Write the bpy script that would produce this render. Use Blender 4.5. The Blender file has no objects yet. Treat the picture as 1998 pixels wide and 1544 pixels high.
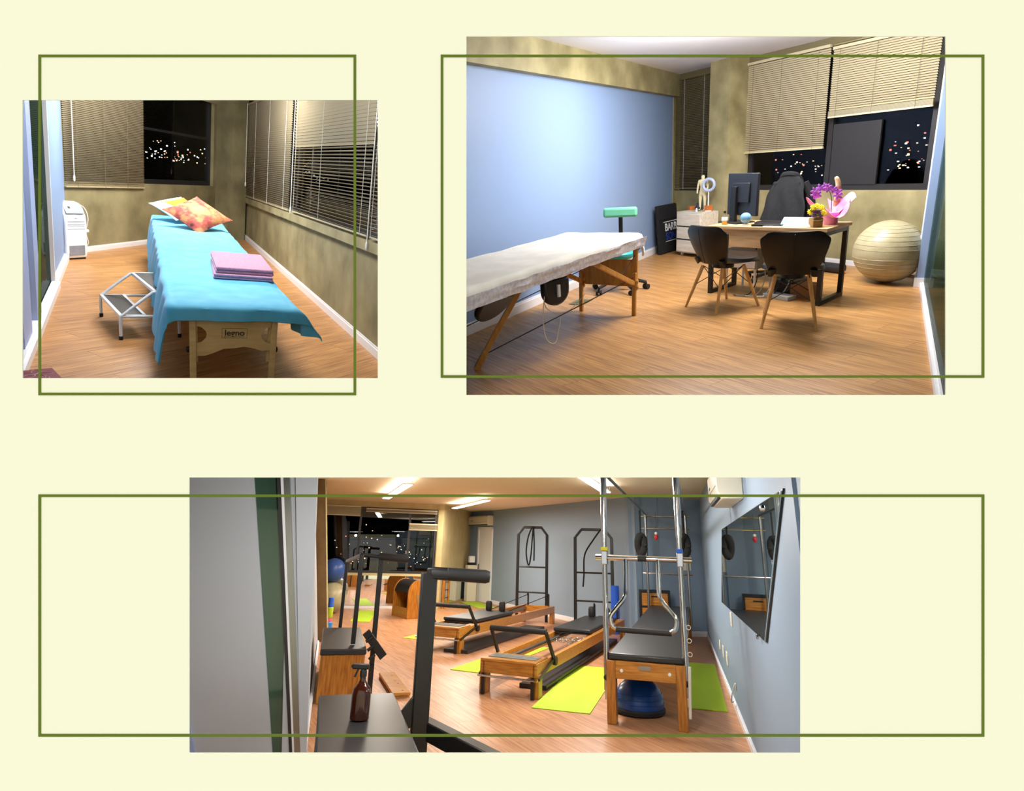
import bpy, bmesh, math, random
from mathutils import Matrix, Vector, Euler, noise
random.seed(7)
SC = bpy.context.scene
COL = SC.collection

# ---------------------------------------------------------------- camera
CAM = Vector((0.0, 0.0, 2.0))
FOC = 1150.0                              # focal length for a 1998 px wide frame
cam_d = bpy.data.cameras.new('camera')
cam_d.sensor_fit = 'HORIZONTAL'
cam_d.sensor_width = 36.0
cam_d.lens = FOC / 1998.0 * 36.0
cam_d.shift_y = -72.0 / 1998.0
cam_d.clip_start = 0.05
cam = bpy.data.objects.new('camera', cam_d)
COL.objects.link(cam)
cam.location = CAM
cam.rotation_euler = (math.pi / 2, 0, 0)
SC.camera = cam

# ---------------------------------------------------------------- world, exposure
SC.view_settings.view_transform = 'Standard'
SC.view_settings.look = 'None'
SC.view_settings.gamma = 1.0
SC.view_settings.exposure = 0.0
SC.view_settings.use_curve_mapping = False
SC.cycles.max_bounces = 6; SC.cycles.diffuse_bounces = 3; SC.cycles.glossy_bounces = 3; SC.cycles.transmission_bounces = 3
w = bpy.data.worlds.new('world')
SC.world = w
w.use_nodes = True
w.node_tree.nodes['Background'].inputs[0].default_value = (1, 1, 1, 1)
w.node_tree.nodes['Background'].inputs[1].default_value = 1.0

# ---------------------------------------------------------------- the three rooms: tilt and floor level of each behind the display wall
WALL_Y = 2.5
def room_matrix(roll, pitch, h):
    r, p = math.radians(roll), math.radians(pitch)
    n = Vector((math.sin(r), math.cos(r) * math.sin(p), math.cos(r) * math.cos(p)))
    y = (Vector((0, 1, 0)) - n * n.y).normalized()
    x = y.cross(n)
    m = Matrix((x, y, n)).transposed().to_4x4()
    m.translation = CAM - n * h
    return m
ROOM = {1: room_matrix(9.0, -15.7, 1.73), 2: room_matrix(-4.1, -18.0, 1.57), 3: room_matrix(1.6, 17.8, 1.60)}

def ceiling_lamp(room, x, y, z, sx, sy, power, rz=0, color=(1, 0.93, 0.82), spread=180):
    """the light of a ceiling fixture"""
    L = bpy.data.lights.new('ceiling_light', 'AREA')
    L.shape = 'RECTANGLE'; L.size = sx; L.size_y = sy
    L.energy = power; L.color = color; L.spread = math.radians(spread)
    o = bpy.data.objects.new('ceiling_light_emitter', L)
    COL.objects.link(o)
    o.matrix_world = ROOM[room] @ Matrix.Translation((x, y, z)) @ Matrix.Rotation(math.radians(rz), 4, 'Z')
    return o
def ceiling_fill(room, x, y, z, sx, sy, power, rz, color):
    """upward area light added over a tube lamp to brighten the ceiling"""
    o = ceiling_lamp(room, x, y, z, sx, sy, power, rz, color)
    o.matrix_world = o.matrix_world @ Matrix.Rotation(math.pi, 4, 'X')
def point_fill(room, x, y, z, r, power, color=(1, 0.95, 0.88)):
    """added point fill, not a fixture: brightens walls and ceiling"""
    L = bpy.data.lights.new('point_fill', 'POINT'); L.energy = power; L.color = color; L.shadow_soft_size = r
    o = bpy.data.objects.new('point_fill_emitter', L); COL.objects.link(o)
    o.matrix_world = ROOM[room] @ Matrix.Translation((x, y, z))

W1, W2, W3, W4 = (1, 0.97, 0.91), (1, 0.98, 0.96), (1, 0.92, 0.80), (1, 0.97, 0.94)
ceiling_lamp(1, -4.50, 7.85, 2.80, 1.0, 1.0, 90, -55, W1)
point_fill(1, -4.50, 7.85, 2.45, 0.30, 150, W1)
ceiling_lamp(1, -2.70, 5.00, 2.80, 0.8, 0.8, 40, -55, W1)  # added lamp, brightens the front of the floor
point_fill(1, -2.70, 5.00, 2.45, 0.25, 40, W1)
ceiling_lamp(2, 2.20, 6.60, 2.80, 0.9, 0.9, 50, 55, W2)
point_fill(2, 2.30, 6.50, 2.50, 0.30, 160, W2)
ceiling_lamp(2, 3.40, 6.50, 2.80, 0.6, 0.6, 40, 55, W2)  # added lamp for more light towards the window wall
point_fill(2, 3.40, 6.50, 2.50, 0.25, 75, W2)
ceiling_lamp(3, -2.22, 11.9, 2.56, 0.14, 3.6, 110, 17, W3)
ceiling_fill(3, -2.22, 11.9, 2.605, 0.14, 3.6, 22, 17, W3)
ceiling_lamp(3, -0.95, 14.9, 2.56, 0.14, 3.4, 160, 17, W3)
ceiling_fill(3, -0.95, 14.9, 2.605, 0.14, 3.4, 28, 17, W3)
ceiling_lamp(3, 1.30, 9.2, 2.56, 0.14, 3.0, 120, -17, W4)  # extra tube light, added over the trapeze table
ceiling_fill(3, 1.30, 9.2, 2.605, 0.14, 3.0, 26, -17, W4)
point_fill(3, 0.60, 7.0, 2.30, 0.06, 70, W4)  # fill alone, no fixture stands here
ceiling_lamp(3, -1.10, 4.0, 2.10, 0.14, 0.9, 15, -17, W4)  # added light for the left wall panel, hidden behind the display wall
point_fill(3, -1.10, 4.0, 1.95, 0.05, 36, W4)
ceiling_lamp(3, 0.80, 4.5, 2.18, 0.14, 0.9, 15, -17, W4)  # added light for the right wall, hidden behind the display wall
point_fill(3, 0.80, 4.5, 2.00, 0.05, 45, W4)

# ---------------------------------------------------------------- materials
def C(r, g, b):
    f = lambda c: (c / 255) / 12.92 if c / 255 <= 0.04045 else ((c / 255 + 0.055) / 1.055) ** 2.4
    return (f(r), f(g), f(b), 1)

MATS = {}
def mat(name, col, rough=0.5, metal=0.0, col2=None, scale=8.0, stretch=(1, 1, 1), detail=4, bump=0.0, bscale=None,
        coat=0.0, emit=None, estr=0.0, alpha=None, trans=0.0, ramp=(0.35, 0.65), rnd=0.0, sheen=0.0, ior=1.45, spec=0.5):
    m = bpy.data.materials.new(name); m.use_nodes = True
    nt = m.node_tree; N = nt.nodes; L = nt.links
    b = N['Principled BSDF']
    b.inputs['Base Color'].default_value = col
    b.inputs['Roughness'].default_value = rough
    b.inputs['Metallic'].default_value = metal
    b.inputs['Coat Weight'].default_value = coat
    b.inputs['Transmission Weight'].default_value = trans
    b.inputs['IOR'].default_value = ior
    b.inputs['Specular IOR Level'].default_value = spec
    b.inputs['Sheen Weight'].default_value = sheen
    if emit: 
        b.inputs['Emission Color'].default_value = emit
        b.inputs['Emission Strength'].default_value = estr
    if alpha is not None: b.inputs['Alpha'].default_value = alpha
    if col2 or bump:
        tc = N.new('ShaderNodeTexCoord'); mp = N.new('ShaderNodeMapping')
        mp.inputs['Scale'].default_value = stretch
        L.new(tc.outputs['Object'], mp.inputs['Vector'])
        nz = N.new('ShaderNodeTexNoise'); nz.inputs['Scale'].default_value = scale; nz.inputs['Detail'].default_value = detail
        L.new(mp.outputs[0], nz.inputs['Vector'])
        if col2:
            cr = N.new('ShaderNodeValToRGB')
            cr.color_ramp.elements[0].position = ramp[0]; cr.color_ramp.elements[0].color = col
            cr.color_ramp.elements[1].position = ramp[1]; cr.color_ramp.elements[1].color = col2
            L.new(nz.outputs['Fac'], cr.inputs[0])
            out = cr.outputs[0]
            if rnd:
                oi = N.new('ShaderNodeObjectInfo'); hs = N.new('ShaderNodeHueSaturation')
                mr = N.new('ShaderNodeMapRange'); mr.inputs['To Min'].default_value = 1 - rnd; mr.inputs['To Max'].default_value = 1 + rnd
                L.new(oi.outputs['Random'], mr.inputs['Value']); L.new(mr.outputs[0], hs.inputs['Value']); L.new(out, hs.inputs['Color'])
                out = hs.outputs[0]
            L.new(out, b.inputs['Base Color'])
        if bump:
            bp = N.new('ShaderNodeBump'); bp.inputs['Strength'].default_value = bump
            if bscale:
                n2 = N.new('ShaderNodeTexNoise'); n2.inputs['Scale'].default_value = bscale; n2.inputs['Detail'].default_value = 3
                L.new(mp.outputs[0], n2.inputs['Vector']); L.new(n2.outputs['Fac'], bp.inputs['Height'])
            else: L.new(nz.outputs['Fac'], bp.inputs['Height'])
            L.new(bp.outputs[0], b.inputs['Normal'])
    MATS[name] = m
    return m

def glass_mat(name, tint, refl=0.08, rough=0.0, body=0.0, bodycol=(0, 0, 0, 1), ior=1.5):
    """a pane: sees through with a tint, mirrors by fresnel"""
    m = bpy.data.materials.new(name); m.use_nodes = True
    nt = m.node_tree; N = nt.nodes; L = nt.links
    N.remove(N['Principled BSDF'])
    out = N['Material Output']
    tr = N.new('ShaderNodeBsdfTransparent'); tr.inputs[0].default_value = tint
    gl = N.new('ShaderNodeBsdfGlossy'); gl.inputs['Roughness'].default_value = rough
    fr = N.new('ShaderNodeLayerWeight'); fr.inputs[0].default_value = 0.5
    pw = N.new('ShaderNodeMath'); pw.operation = 'POWER'; pw.inputs[1].default_value = 4.0
    L.new(fr.outputs['Facing'], pw.inputs[0])
    ad = N.new('ShaderNodeMath'); ad.operation = 'MULTIPLY_ADD'; ad.use_clamp = True; ad.inputs[1].default_value = ior - 1.0; ad.inputs[2].default_value = refl
    L.new(pw.outputs[0], ad.inputs[0])
    mx = N.new('ShaderNodeMixShader')
    L.new(ad.outputs[0], mx.inputs[0]); L.new(tr.outputs[0], mx.inputs[1]); L.new(gl.outputs[0], mx.inputs[2])
    last = mx
    if body > 0:
        df = N.new('ShaderNodeBsdfDiffuse'); df.inputs[0].default_value = bodycol
        m2 = N.new('ShaderNodeMixShader'); m2.inputs[0].default_value = body
        L.new(mx.outputs[0], m2.inputs[1]); L.new(df.outputs[0], m2.inputs[2]); last = m2
    L.new(last.outputs[0], out.inputs[0])
    MATS[name] = m
    return m

mat('cream', (0.958, 0.958, 0.690, 1), 0.9, spec=0.0)
mat('olive', C(103, 120, 42), 0.7, spec=0.1)
mat('void', (0.006, 0.007, 0.010, 1), 1.0, spec=0.0)
mat('plank1', C(146, 98, 54), 0.38, col2=C(206, 152, 96), scale=3.0, stretch=(0.8, 20, 1), detail=8, rnd=0.07, ramp=(0.34, 0.66), bump=0.03)
mat('plank2', C(140, 96, 50), 0.36, col2=C(202, 152, 92), scale=3.0, stretch=(0.8, 20, 1), detail=8, rnd=0.06, ramp=(0.34, 0.66), bump=0.03)
mat('plank3', C(166, 112, 76), 0.38, col2=C(206, 152, 110), scale=2.5, stretch=(0.8, 16, 1), detail=8, rnd=0.05, ramp=(0.34, 0.66), bump=0.03)
mat('subfloor', C(90, 58, 34), 0.8)
mat('concrete', C(116, 107, 76), 0.75, col2=C(160, 150, 112), scale=2.2, detail=9, bump=0.25, bscale=14, ramp=(0.3, 0.72))
mat('concrete2', C(122, 113, 76), 0.62, col2=C(178, 167, 124), scale=2.4, detail=10, bump=0.35, bscale=12, ramp=(0.3, 0.72))
mat('pilaster_brown', C(112, 84, 48), 0.8, col2=C(134, 104, 62), scale=3, bump=0.15, bscale=14)
mat('door_green', C(62, 88, 72), 0.06, coat=0.6)
mat('plaster3', C(196, 178, 128), 0.8, col2=C(206, 190, 142), scale=3, bump=0.05, bscale=20)
mat('blue_wall', C(134, 158, 196), 0.55, bump=0.03, scale=40)
mat('blue_wall3', C(138, 158, 178), 0.6, bump=0.03, scale=40)
mat('grey_wall3', C(186, 190, 196), 0.6, bump=0.02, scale=40)
mat('lilac', C(160, 176, 220), 0.5)
mat('pale_blue_frame', C(150, 175, 215), 0.45)
mat('white_trim', C(236, 236, 240), 0.4)
mat('white', C(238, 238, 236), 0.45)
mat('ceiling_white', C(232, 233, 238), 0.85)
mat('ceiling3', C(234, 220, 194), 0.85)
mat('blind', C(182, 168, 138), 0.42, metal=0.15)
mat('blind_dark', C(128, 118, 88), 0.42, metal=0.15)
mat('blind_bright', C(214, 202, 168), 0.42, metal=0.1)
mat('cord_white', C(225, 225, 220), 0.6)
mat('frame_black', C(30, 30, 34), 0.4)
mat('frame_dark', C(44, 42, 42), 0.4)
glass_mat('night_glass', (0.9, 0.9, 0.93, 1), 0.015, ior=1.4)
glass_mat('night_glass3', (0.85, 0.85, 0.82, 1), 0.05)
glass_mat('green_glass', (0.16, 0.26, 0.22, 1), 0.06, body=0.45, bodycol=C(36, 62, 54), ior=1.2)
glass_mat('green_glass2', (0.42, 0.52, 0.46, 1), 0.05, body=0.15, bodycol=C(60, 84, 70), ior=1.15)
glass_mat('green_glass3', (0.30, 0.42, 0.34, 1), 0.12, body=0.25, bodycol=C(52, 84, 66))
mat('mirror', C(235, 238, 238), 0.02, metal=1.0)
mat('mirror_green', C(205, 218, 212), 0.02, metal=1.0)
mat('light_warm', (1, 0.8, 0.5, 1), emit=(1, 0.75, 0.42, 1), estr=2.6)
mat('light_white', (1, 1, 1, 1), emit=(0.85, 0.95, 1, 1), estr=2.6)
mat('light_red', (1, 0.3, 0.2, 1), emit=(1, 0.25, 0.15, 1), estr=1.8)
mat('lamp_tube', (1, 1, 1, 1), emit=(1, 0.97, 0.9, 1), estr=3.0)
mat('chrome', C(200, 200, 200), 0.16, metal=1.0)
mat('steel', C(150, 150, 148), 0.3, metal=1.0)
mat('white_metal', C(225, 230, 235), 0.3)
mat('black_plastic', C(24, 24, 26), 0.45)
mat('black_metal', C(26, 25, 24), 0.38)
mat('black_fabric', C(13, 13, 15), 0.9, col2=C(21, 21, 25), scale=30, bump=0.15, bscale=40)
mat('black_leather', C(22, 20, 21), 0.36, bump=0.06, scale=120)
mat('black_vinyl', C(40, 40, 41), 0.38, bump=0.04, scale=90)
mat('rubber', C(20, 20, 20), 0.7)
mat('beech', C(196, 146, 84), 0.45, col2=C(214, 168, 104), scale=4, stretch=(8, 8, 1), detail=5)
mat('table_wood', C(186, 128, 58), 0.45, col2=C(206, 150, 76), scale=4, stretch=(6, 6, 1), detail=5)
mat('maple', C(206, 176, 118), 0.5, col2=C(220, 192, 136), scale=5, stretch=(1, 6, 6), detail=4)
mat('pilates_wood', C(164, 100, 28), 0.32, col2=C(200, 138, 54), scale=5, stretch=(1, 9, 9), detail=6, coat=0.2)
mat('pilates_wood_v', C(150, 88, 24), 0.32, col2=C(190, 126, 46), scale=5, stretch=(9, 9, 1), detail=6, coat=0.2)
mat('desk_wood', C(184, 146, 98), 0.5, col2=C(210, 174, 126), scale=3.5, stretch=(1, 10, 10), detail=7)
mat('pale_wood', C(206, 196, 176), 0.55, col2=C(226, 218, 202), scale=4, stretch=(1, 8, 8), detail=6)
# ---------------------------------------------------------------- geometry helpers
def V3(p): return Vector((p[0], p[1], p[2] if len(p) > 2 else 0.0))
def RZ(a): return Matrix.Rotation(math.radians(a), 4, 'Z')
def RX(a): return Matrix.Rotation(math.radians(a), 4, 'X')
def RY(a): return Matrix.Rotation(math.radians(a), 4, 'Y')
def TR(x, y, z=0.0): return Matrix.Translation((x, y, z))

def smooth_path(pts, n=6, closed=False):
    P = [Vector(p) for p in pts]
    out = []
    m = len(P)
    rng = range(m if closed else m - 1)
    for i in rng:
        p1, p2 = P[i], P[(i + 1) % m]
        p0 = P[i - 1] if (i > 0 or closed) else p1
        p3 = P[(i + 2) % m] if (i + 2 < m or closed) else p2
        for k in range(n):
            t = k / n
            out.append(0.5 * ((2 * p1) + (p2 - p0) * t + (2 * p0 - 5 * p1 + 4 * p2 - p3) * t * t + (3 * p1 - p0 - 3 * p2 + p3) * t ** 3))
    if not closed: out.append(P[-1])
    return out

class MB:
    def __init__(s): s.v = []; s.f = []; s.mi = []; s.cur = 0
    def _add(s, vs, fs):
        b = len(s.v); s.v.extend(Vector(v) for v in vs)
        for f in fs: s.f.append(tuple(i + b for i in f)); s.mi.append(s.cur)
        return s
    def bx(s, x0, x1, y0, y1, z0, z1, m=None):
        vs = [Vector((x, y, z)) for z in (z0, z1) for y in (y0, y1) for x in (x0, x1)]
        if m is not None: vs = [m @ v for v in vs]
        return s._add(vs, [(0, 2, 3, 1), (4, 5, 7, 6), (0, 1, 5, 4), (2, 6, 7, 3), (0, 4, 6, 2), (1, 3, 7, 5)])
    def box(s, c, d, m=None):
        return s.bx(c[0] - d[0] / 2, c[0] + d[0] / 2, c[1] - d[1] / 2, c[1] + d[1] / 2, c[2] - d[2] / 2, c[2] + d[2] / 2, m)
    def bar(s, p, q, wx, wz=None, up=(0, 0, 1)):
        """square bar from p to q"""
        p, q = Vector(p), Vector(q); wz = wz or wx
        d = (q - p).normalized(); u = Vector(up)
        if abs(d.dot(u)) > 0.98: u = Vector((0, 1, 0))
        a = d.cross(u).normalized(); b = a.cross(d)
        vs = [e + a * sx * wx / 2 + b * sz * wz / 2 for e in (p, q) for sx, sz in ((-1, -1), (1, -1), (1, 1), (-1, 1))]
        return s._add(vs, [(0, 1, 2, 3), (7, 6, 5, 4), (0, 4, 5, 1), (1, 5, 6, 2), (2, 6, 7, 3), (3, 7, 4, 0)])
    def tube(s, pts, r, n=8, closed=False, caps=True):
        P = [Vector(p) for p in pts]; m = len(P)
        rr = r if isinstance(r, (list, tuple)) else [r] * m
        rings = []
        prev = None
        for i in range(m):
            if closed: d = (P[(i + 1) % m] - P[i - 1])
            else: d = P[min(i + 1, m - 1)] - P[max(i - 1, 0)]
            d = d.normalized() if d.length > 1e-9 else Vector((0, 0, 1))
            if prev is None:
                u = Vector((0, 0, 1)) if abs(d.z) < 0.9 else Vector((1, 0, 0))
                a = d.cross(u).normalized()
            else:
                a = prev - d * prev.dot(d)
                a = a.normalized() if a.length > 1e-6 else d.orthogonal().normalized()
            prev = a; b = d.cross(a)
            rings.append([P[i] + (a * math.cos(2 * math.pi * k / n) + b * math.sin(2 * math.pi * k / n)) * rr[i] for k in range(n)])
        vs = [v for R in rings for v in R]; fs = []
        for i in range(m if closed else m - 1):
            j = (i + 1) % m
            for k in range(n):
                l = (k + 1) % n
                fs.append((i * n + k, i * n + l, j * n + l, j * n + k))
        if caps and not closed:
            fs.append(tuple(range(n - 1, -1, -1))); fs.append(tuple((m - 1) * n + k for k in range(n)))
        return s._add(vs, fs)
    def cyl(s, p, q, r0, r1=None, n=16): return s.tube([p, q], [r0, r0 if r1 is None else r1], n)
    def lathe(s, prof, c=(0, 0, 0), n=20, m=None):
        c = Vector(c); vs = []; fs = []
        for r, z in prof:
            for k in range(n):
                a = 2 * math.pi * k / n
                v = Vector((c.x + r * math.cos(a), c.y + r * math.sin(a), c.z + z))
                vs.append(m @ v if m is not None else v)
        for i in range(len(prof) - 1):
            for k in range(n):
                l = (k + 1) % n
                fs.append((i * n + k, i * n + l, (i + 1) * n + l, (i + 1) * n + k))
        fs.append(tuple(range(n - 1, -1, -1))); fs.append(tuple((len(prof) - 1) * n + k for k in range(n)))
        return s._add(vs, fs)
    def ball(s, c, r, n=24, k=14, m=None):
        r = r if isinstance(r, (list, tuple)) else (r, r, r)
        vs = []; fs = []
        for i in range(1, k):
            t = math.pi * i / k
            for j in range(n):
                a = 2 * math.pi * j / n
                vs.append(Vector((c[0] + r[0] * math.sin(t) * math.cos(a), c[1] + r[1] * math.sin(t) * math.sin(a), c[2] - r[2] * math.cos(t))))
        vs.append(Vector((c[0], c[1], c[2] - r[2]))); vs.append(Vector((c[0], c[1], c[2] + r[2])))
        if m is not None: vs = [m @ v for v in vs]
        for i in range(k - 2):
            for j in range(n):
                l = (j + 1) % n
                fs.append((i * n + j, i * n + l, (i + 1) * n + l, (i + 1) * n + j))
        b = (k - 1) * n
        for j in range(n):
            l = (j + 1) % n
            fs.append((b, l, j)); fs.append((b + 1, (k - 2) * n + j, (k - 2) * n + l))
        return s._add(vs, fs)
    def prism(s, poly, y0, y1, m=None):
        """polygon in x,z extruded along y"""
        n = len(poly)
        vs = [Vector((p[0], y0, p[1])) for p in poly] + [Vector((p[0], y1, p[1])) for p in poly]
        if m is not None: vs = [m @ v for v in vs]
        fs = [tuple(range(n)), tuple(range(2 * n - 1, n - 1, -1))]
        for i in range(n):
            j = (i + 1) % n; fs.append((i, i + n, j + n, j))
        return s._add(vs, fs)
    def plan(s, poly, z0, z1, m=None):
        """polygon in x,y extruded along z"""
        n = len(poly)
        vs = [Vector((p[0], p[1], z0)) for p in poly] + [Vector((p[0], p[1], z1)) for p in poly]
        if m is not None: vs = [m @ v for v in vs]
        fs = [tuple(range(n - 1, -1, -1)), tuple(range(n, 2 * n))]
        for i in range(n):
            j = (i + 1) % n; fs.append((i, j, j + n, i + n))
        return s._add(vs, fs)
    def grid(s, fn, nu, nv, thick=0.0):
        """surface fn(u,v), u,v in 0..1, optionally with thickness downwards along the normal"""
        P = [[Vector(fn(i / nu, j / nv)) for i in range(nu + 1)] for j in range(nv + 1)]
        W = nu + 1
        vs = [p for r in P for p in r]
        fs = [(j * W + i, j * W + i + 1, (j + 1) * W + i + 1, (j + 1) * W + i) for j in range(nv) for i in range(nu)]
        if thick:
            N = []
            for j in range(nv + 1):
                for i in range(nu + 1):
                    a = P[j][min(i + 1, nu)] - P[j][max(i - 1, 0)]
                    b = P[min(j + 1, nv)][i] - P[max(j - 1, 0)][i]
                    c = a.cross(b); N.append(c.normalized() if c.length > 1e-9 else Vector((0, 0, 1)))
            o = len(vs)
            vs += [v - n * thick for v, n in zip(vs[:o], N)]
            fs += [tuple(o + i for i in reversed(f)) for f in fs[:nu * nv]]
            def edge(idx):
                for a, b in zip(idx[:-1], idx[1:]): fs.append((b, a, a + o, b + o))
            edge([i for i in range(W)])
            edge([j * W + nu for j in range(nv + 1)])
            edge([nv * W + i for i in range(nu, -1, -1)])
            edge([j * W for j in range(nv, -1, -1)])
        return s._add(vs, fs)
    def mesh(s, name, mats, smooth=0.6):
        me = bpy.data.meshes.new(name)
        me.from_pydata([tuple(v) for v in s.v], [], s.f)
        for m in (mats if isinstance(mats, (list, tuple)) else [mats]): me.materials.append(MATS[m])
        if len(me.materials) > 1: me.polygons.foreach_set('material_index', s.mi)
        bm = bmesh.new(); bm.from_mesh(me); bmesh.ops.recalc_face_normals(bm, faces=bm.faces); bm.to_mesh(me); bm.free()
        if smooth:
            me.polygons.foreach_set('use_smooth', [True] * len(me.polygons))
            me.set_sharp_from_angle(angle=smooth)
        me.update()
        return me
    def build(s, name, mats, parent=None, smooth=0.6, bevel=0.0, label=None, seg=2, at=None):
        o = bpy.data.objects.new(name, s.mesh(name, mats, smooth))
        COL.objects.link(o)
        if parent is not None: o.parent = parent
        if at is not None: o.matrix_local = at
        if bevel:
            b = o.modifiers.new('bevel', 'BEVEL'); b.width = bevel; b.segments = seg; b.limit_method = 'ANGLE'; b.angle_limit = 0.7
        if label: o['label'] = label
        return o

def place(o, room, x, y, z=0.0, rz=0.0, extra=None):
    m = ROOM[room] @ TR(x, y, z) @ RZ(rz)
    if extra is not None: m = m @ extra
    o.matrix_world = m
def tag(o, label, cat, group=None):
    o['label'] = label; o['category'] = cat
    if group: o['group'] = group
    return o
def thing(name, label, cat, room, x, y, z=0.0, rz=0.0, group=None, extra=None):
    o = bpy.data.objects.new(name, None); COL.objects.link(o)
    o.empty_display_size = 0.1
    place(o, room, x, y, z, rz, extra)
    return tag(o, label, cat, group)
def single(mb, name, mats, label, cat, room, x, y, z=0.0, rz=0.0, group=None, extra=None, **kw):
    o = mb.build(name, mats, **kw)
    place(o, room, x, y, z, rz, extra)
    return tag(o, label, cat, group)
def sub(o, me_obj): me_obj.parent = o; return me_obj
def copy_child(src, parent, mtx):
    c = src.copy(); COL.objects.link(c); c.parent = parent; c.matrix_local = mtx; return c
def text_mesh(txt, size, mat_name, extrude=0.001, bold=0.0):
    cu = bpy.data.curves.new('lettering', 'FONT'); cu.body = txt; cu.size = size; cu.extrude = extrude; cu.offset = bold
    cu.align_x = 'CENTER'; cu.align_y = 'CENTER'
    t = bpy.data.objects.new('lettering_tmp', cu); COL.objects.link(t)
    dg = bpy.context.evaluated_depsgraph_get()
    me = bpy.data.meshes.new_from_object(t.evaluated_get(dg))
    bpy.data.objects.remove(t); bpy.data.curves.remove(cu)
    me.materials.clear(); me.materials.append(MATS[mat_name]); me.name = 'lettering'
    return me
def lettering(txt, size, mat_name, parent, mtx, name='lettering', **kw):
    o = bpy.data.objects.new(name, text_mesh(txt, size, mat_name, **kw)); COL.objects.link(o)
    o.parent = parent; o.matrix_local = mtx
    return o

# ---------------------------------------------------------------- display wall with three openings
PX = WALL_Y / FOC
def wx(px): return (px - 999.0) * PX
def wz(py): return CAM.z - (py - 700.0) * PX
OPEN = {1: (44, 195, 737, 738), 2: (910, 71, 1845, 771), 3: (369, 932, 1562, 1470)}
MARG = {1: (-400, -150, 820, 850), 2: (828, -300, 2300, 850), 3: (-100, 854, 2000, 2000)}
FAR = {1: 18.0, 2: 15.0, 3: 26.0}

def build_display_wall():
    xs = sorted({-1200, 3200} | {o[0] for o in OPEN.values()} | {o[2] for o in OPEN.values()})
    ys = sorted({-1000, 2500} | {o[1] for o in OPEN.values()} | {o[3] for o in OPEN.values()})
    m = MB()
    def hole(cx, cy): return any(o[0] < cx < o[2] and o[1] < cy < o[3] for o in OPEN.values())
    t = 0.004
    V = {}
    def vid(x, y, k):
        if (x, y, k) not in V: V[(x, y, k)] = len(m.v); m.v.append(Vector((wx(x), WALL_Y + k * t, wz(y))))
        return V[(x, y, k)]
    nx, ny = len(xs) - 1, len(ys) - 1
    solid = lambda i, j: 0 <= i < nx and 0 <= j < ny and not hole((xs[i] + xs[i + 1]) / 2, (ys[j] + ys[j + 1]) / 2)
    for i in range(nx):
        for j in range(ny):
            if not solid(i, j): continue
            a, b, c, d = xs[i], xs[i + 1], ys[j], ys[j + 1]
            fs = [(vid(a, c, 0), vid(a, d, 0), vid(b, d, 0), vid(b, c, 0)), (vid(a, c, 1), vid(b, c, 1), vid(b, d, 1), vid(a, d, 1))]
            if not solid(i - 1, j): fs.append((vid(a, c, 0), vid(a, c, 1), vid(a, d, 1), vid(a, d, 0)))
            if not solid(i + 1, j): fs.append((vid(b, c, 0), vid(b, d, 0), vid(b, d, 1), vid(b, c, 1)))
            if not solid(i, j - 1): fs.append((vid(a, c, 0), vid(b, c, 0), vid(b, c, 1), vid(a, c, 1)))
            if not solid(i, j + 1): fs.append((vid(a, d, 0), vid(a, d, 1), vid(b, d, 1), vid(b, d, 0)))
            for f in fs: m.f.append(f); m.mi.append(0)
    o = m.build('wall_front', 'cream', smooth=0)
    o['kind'] = 'structure'; o['label'] = 'cream display wall with three openings into rooms'
build_display_wall()

def display_frame(l, t, r, b, label):
    """thin olive rectangle of square rod mounted on the face of the display wall"""
    c = (wx((l + r) / 2), wz((t + b) / 2)); hx = (wx(r) - wx(l)) / 2; hz = (wz(t) - wz(b)) / 2
    k = 5.0 * PX; d = 0.0025
    root = bpy.data.objects.new('display_frame', None); COL.objects.link(root)
    root.location = (c[0], WALL_Y - d, c[1])
    tag(root, label, 'frame', 'olive frames on the display wall')
    MB().bx(-hx, hx, 0, d, hz - k, hz).build('rail', 'olive', root, smooth=0)
    MB().bx(-hx, hx, 0, d, -hz, -hz + k).build('rail', 'olive', root, smooth=0)
    MB().bx(-hx, -hx + k, 0, d, -hz + k, hz - k).build('stile', 'olive', root, smooth=0)
    MB().bx(hx - k, hx, 0, d, -hz + k, hz - k).build('stile', 'olive', root, smooth=0)
display_frame(75.5, 107, 695, 771.5, 'olive green frame around the opening with the blue-sheeted massage table')
display_frame(860, 107, 1920, 737.5, 'olive green frame around the opening with the desk and two black chairs')
display_frame(75.5, 965, 1920, 1437.5, 'widest olive green frame, across the opening with the pilates machines')

# added dark box behind each opening: shuts out world light, gives the windows night
def clip_planes(room, grow=0.0):
    l, t, r, b = MARG[room]
    l -= grow; t -= grow; r += grow; b += grow
    def d(px, py): return Vector(((px - 999) / FOC, 1.0, -(py - 700) / FOC))
    tl, tr, bl, br = d(l, t), d(r, t), d(l, b), d(r, b)
    cen = (tl + br) / 2
    out = []
    for p, q in ((tl, bl), (tr, br), (tl, tr), (bl, br)):
        n = p.cross(q).normalized()
        if n.dot(cen) > 0: n = -n
        out.append((CAM.copy(), n))
    out.append((Vector((0, WALL_Y + 0.012, 0)), Vector((0, -1, 0))))
    return out
def enclosure(room):
    l, t, r, b = MARG[room]
    l -= 3; t -= 3; r += 3; b += 3
    y0, y1 = WALL_Y + 0.006, FAR[room]
    P = lambda px, py, y: CAM + Vector(((px - 999) / FOC, 1.0, -(py - 700) / FOC)) * y
    vs = [P(px, py, y) for y in (y0, y1) for px, py in ((l, t), (r, t), (r, b), (l, b))]
    m = MB(); m._add(vs, [(0, 1, 5, 4), (1, 2, 6, 5), (2, 3, 7, 6), (3, 0, 4, 7), (4, 5, 6, 7)])
    o = m.build('dark_enclosure', 'void', smooth=0); o['kind'] = 'structure'
for k in (1, 2, 3): enclosure(k)

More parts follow.
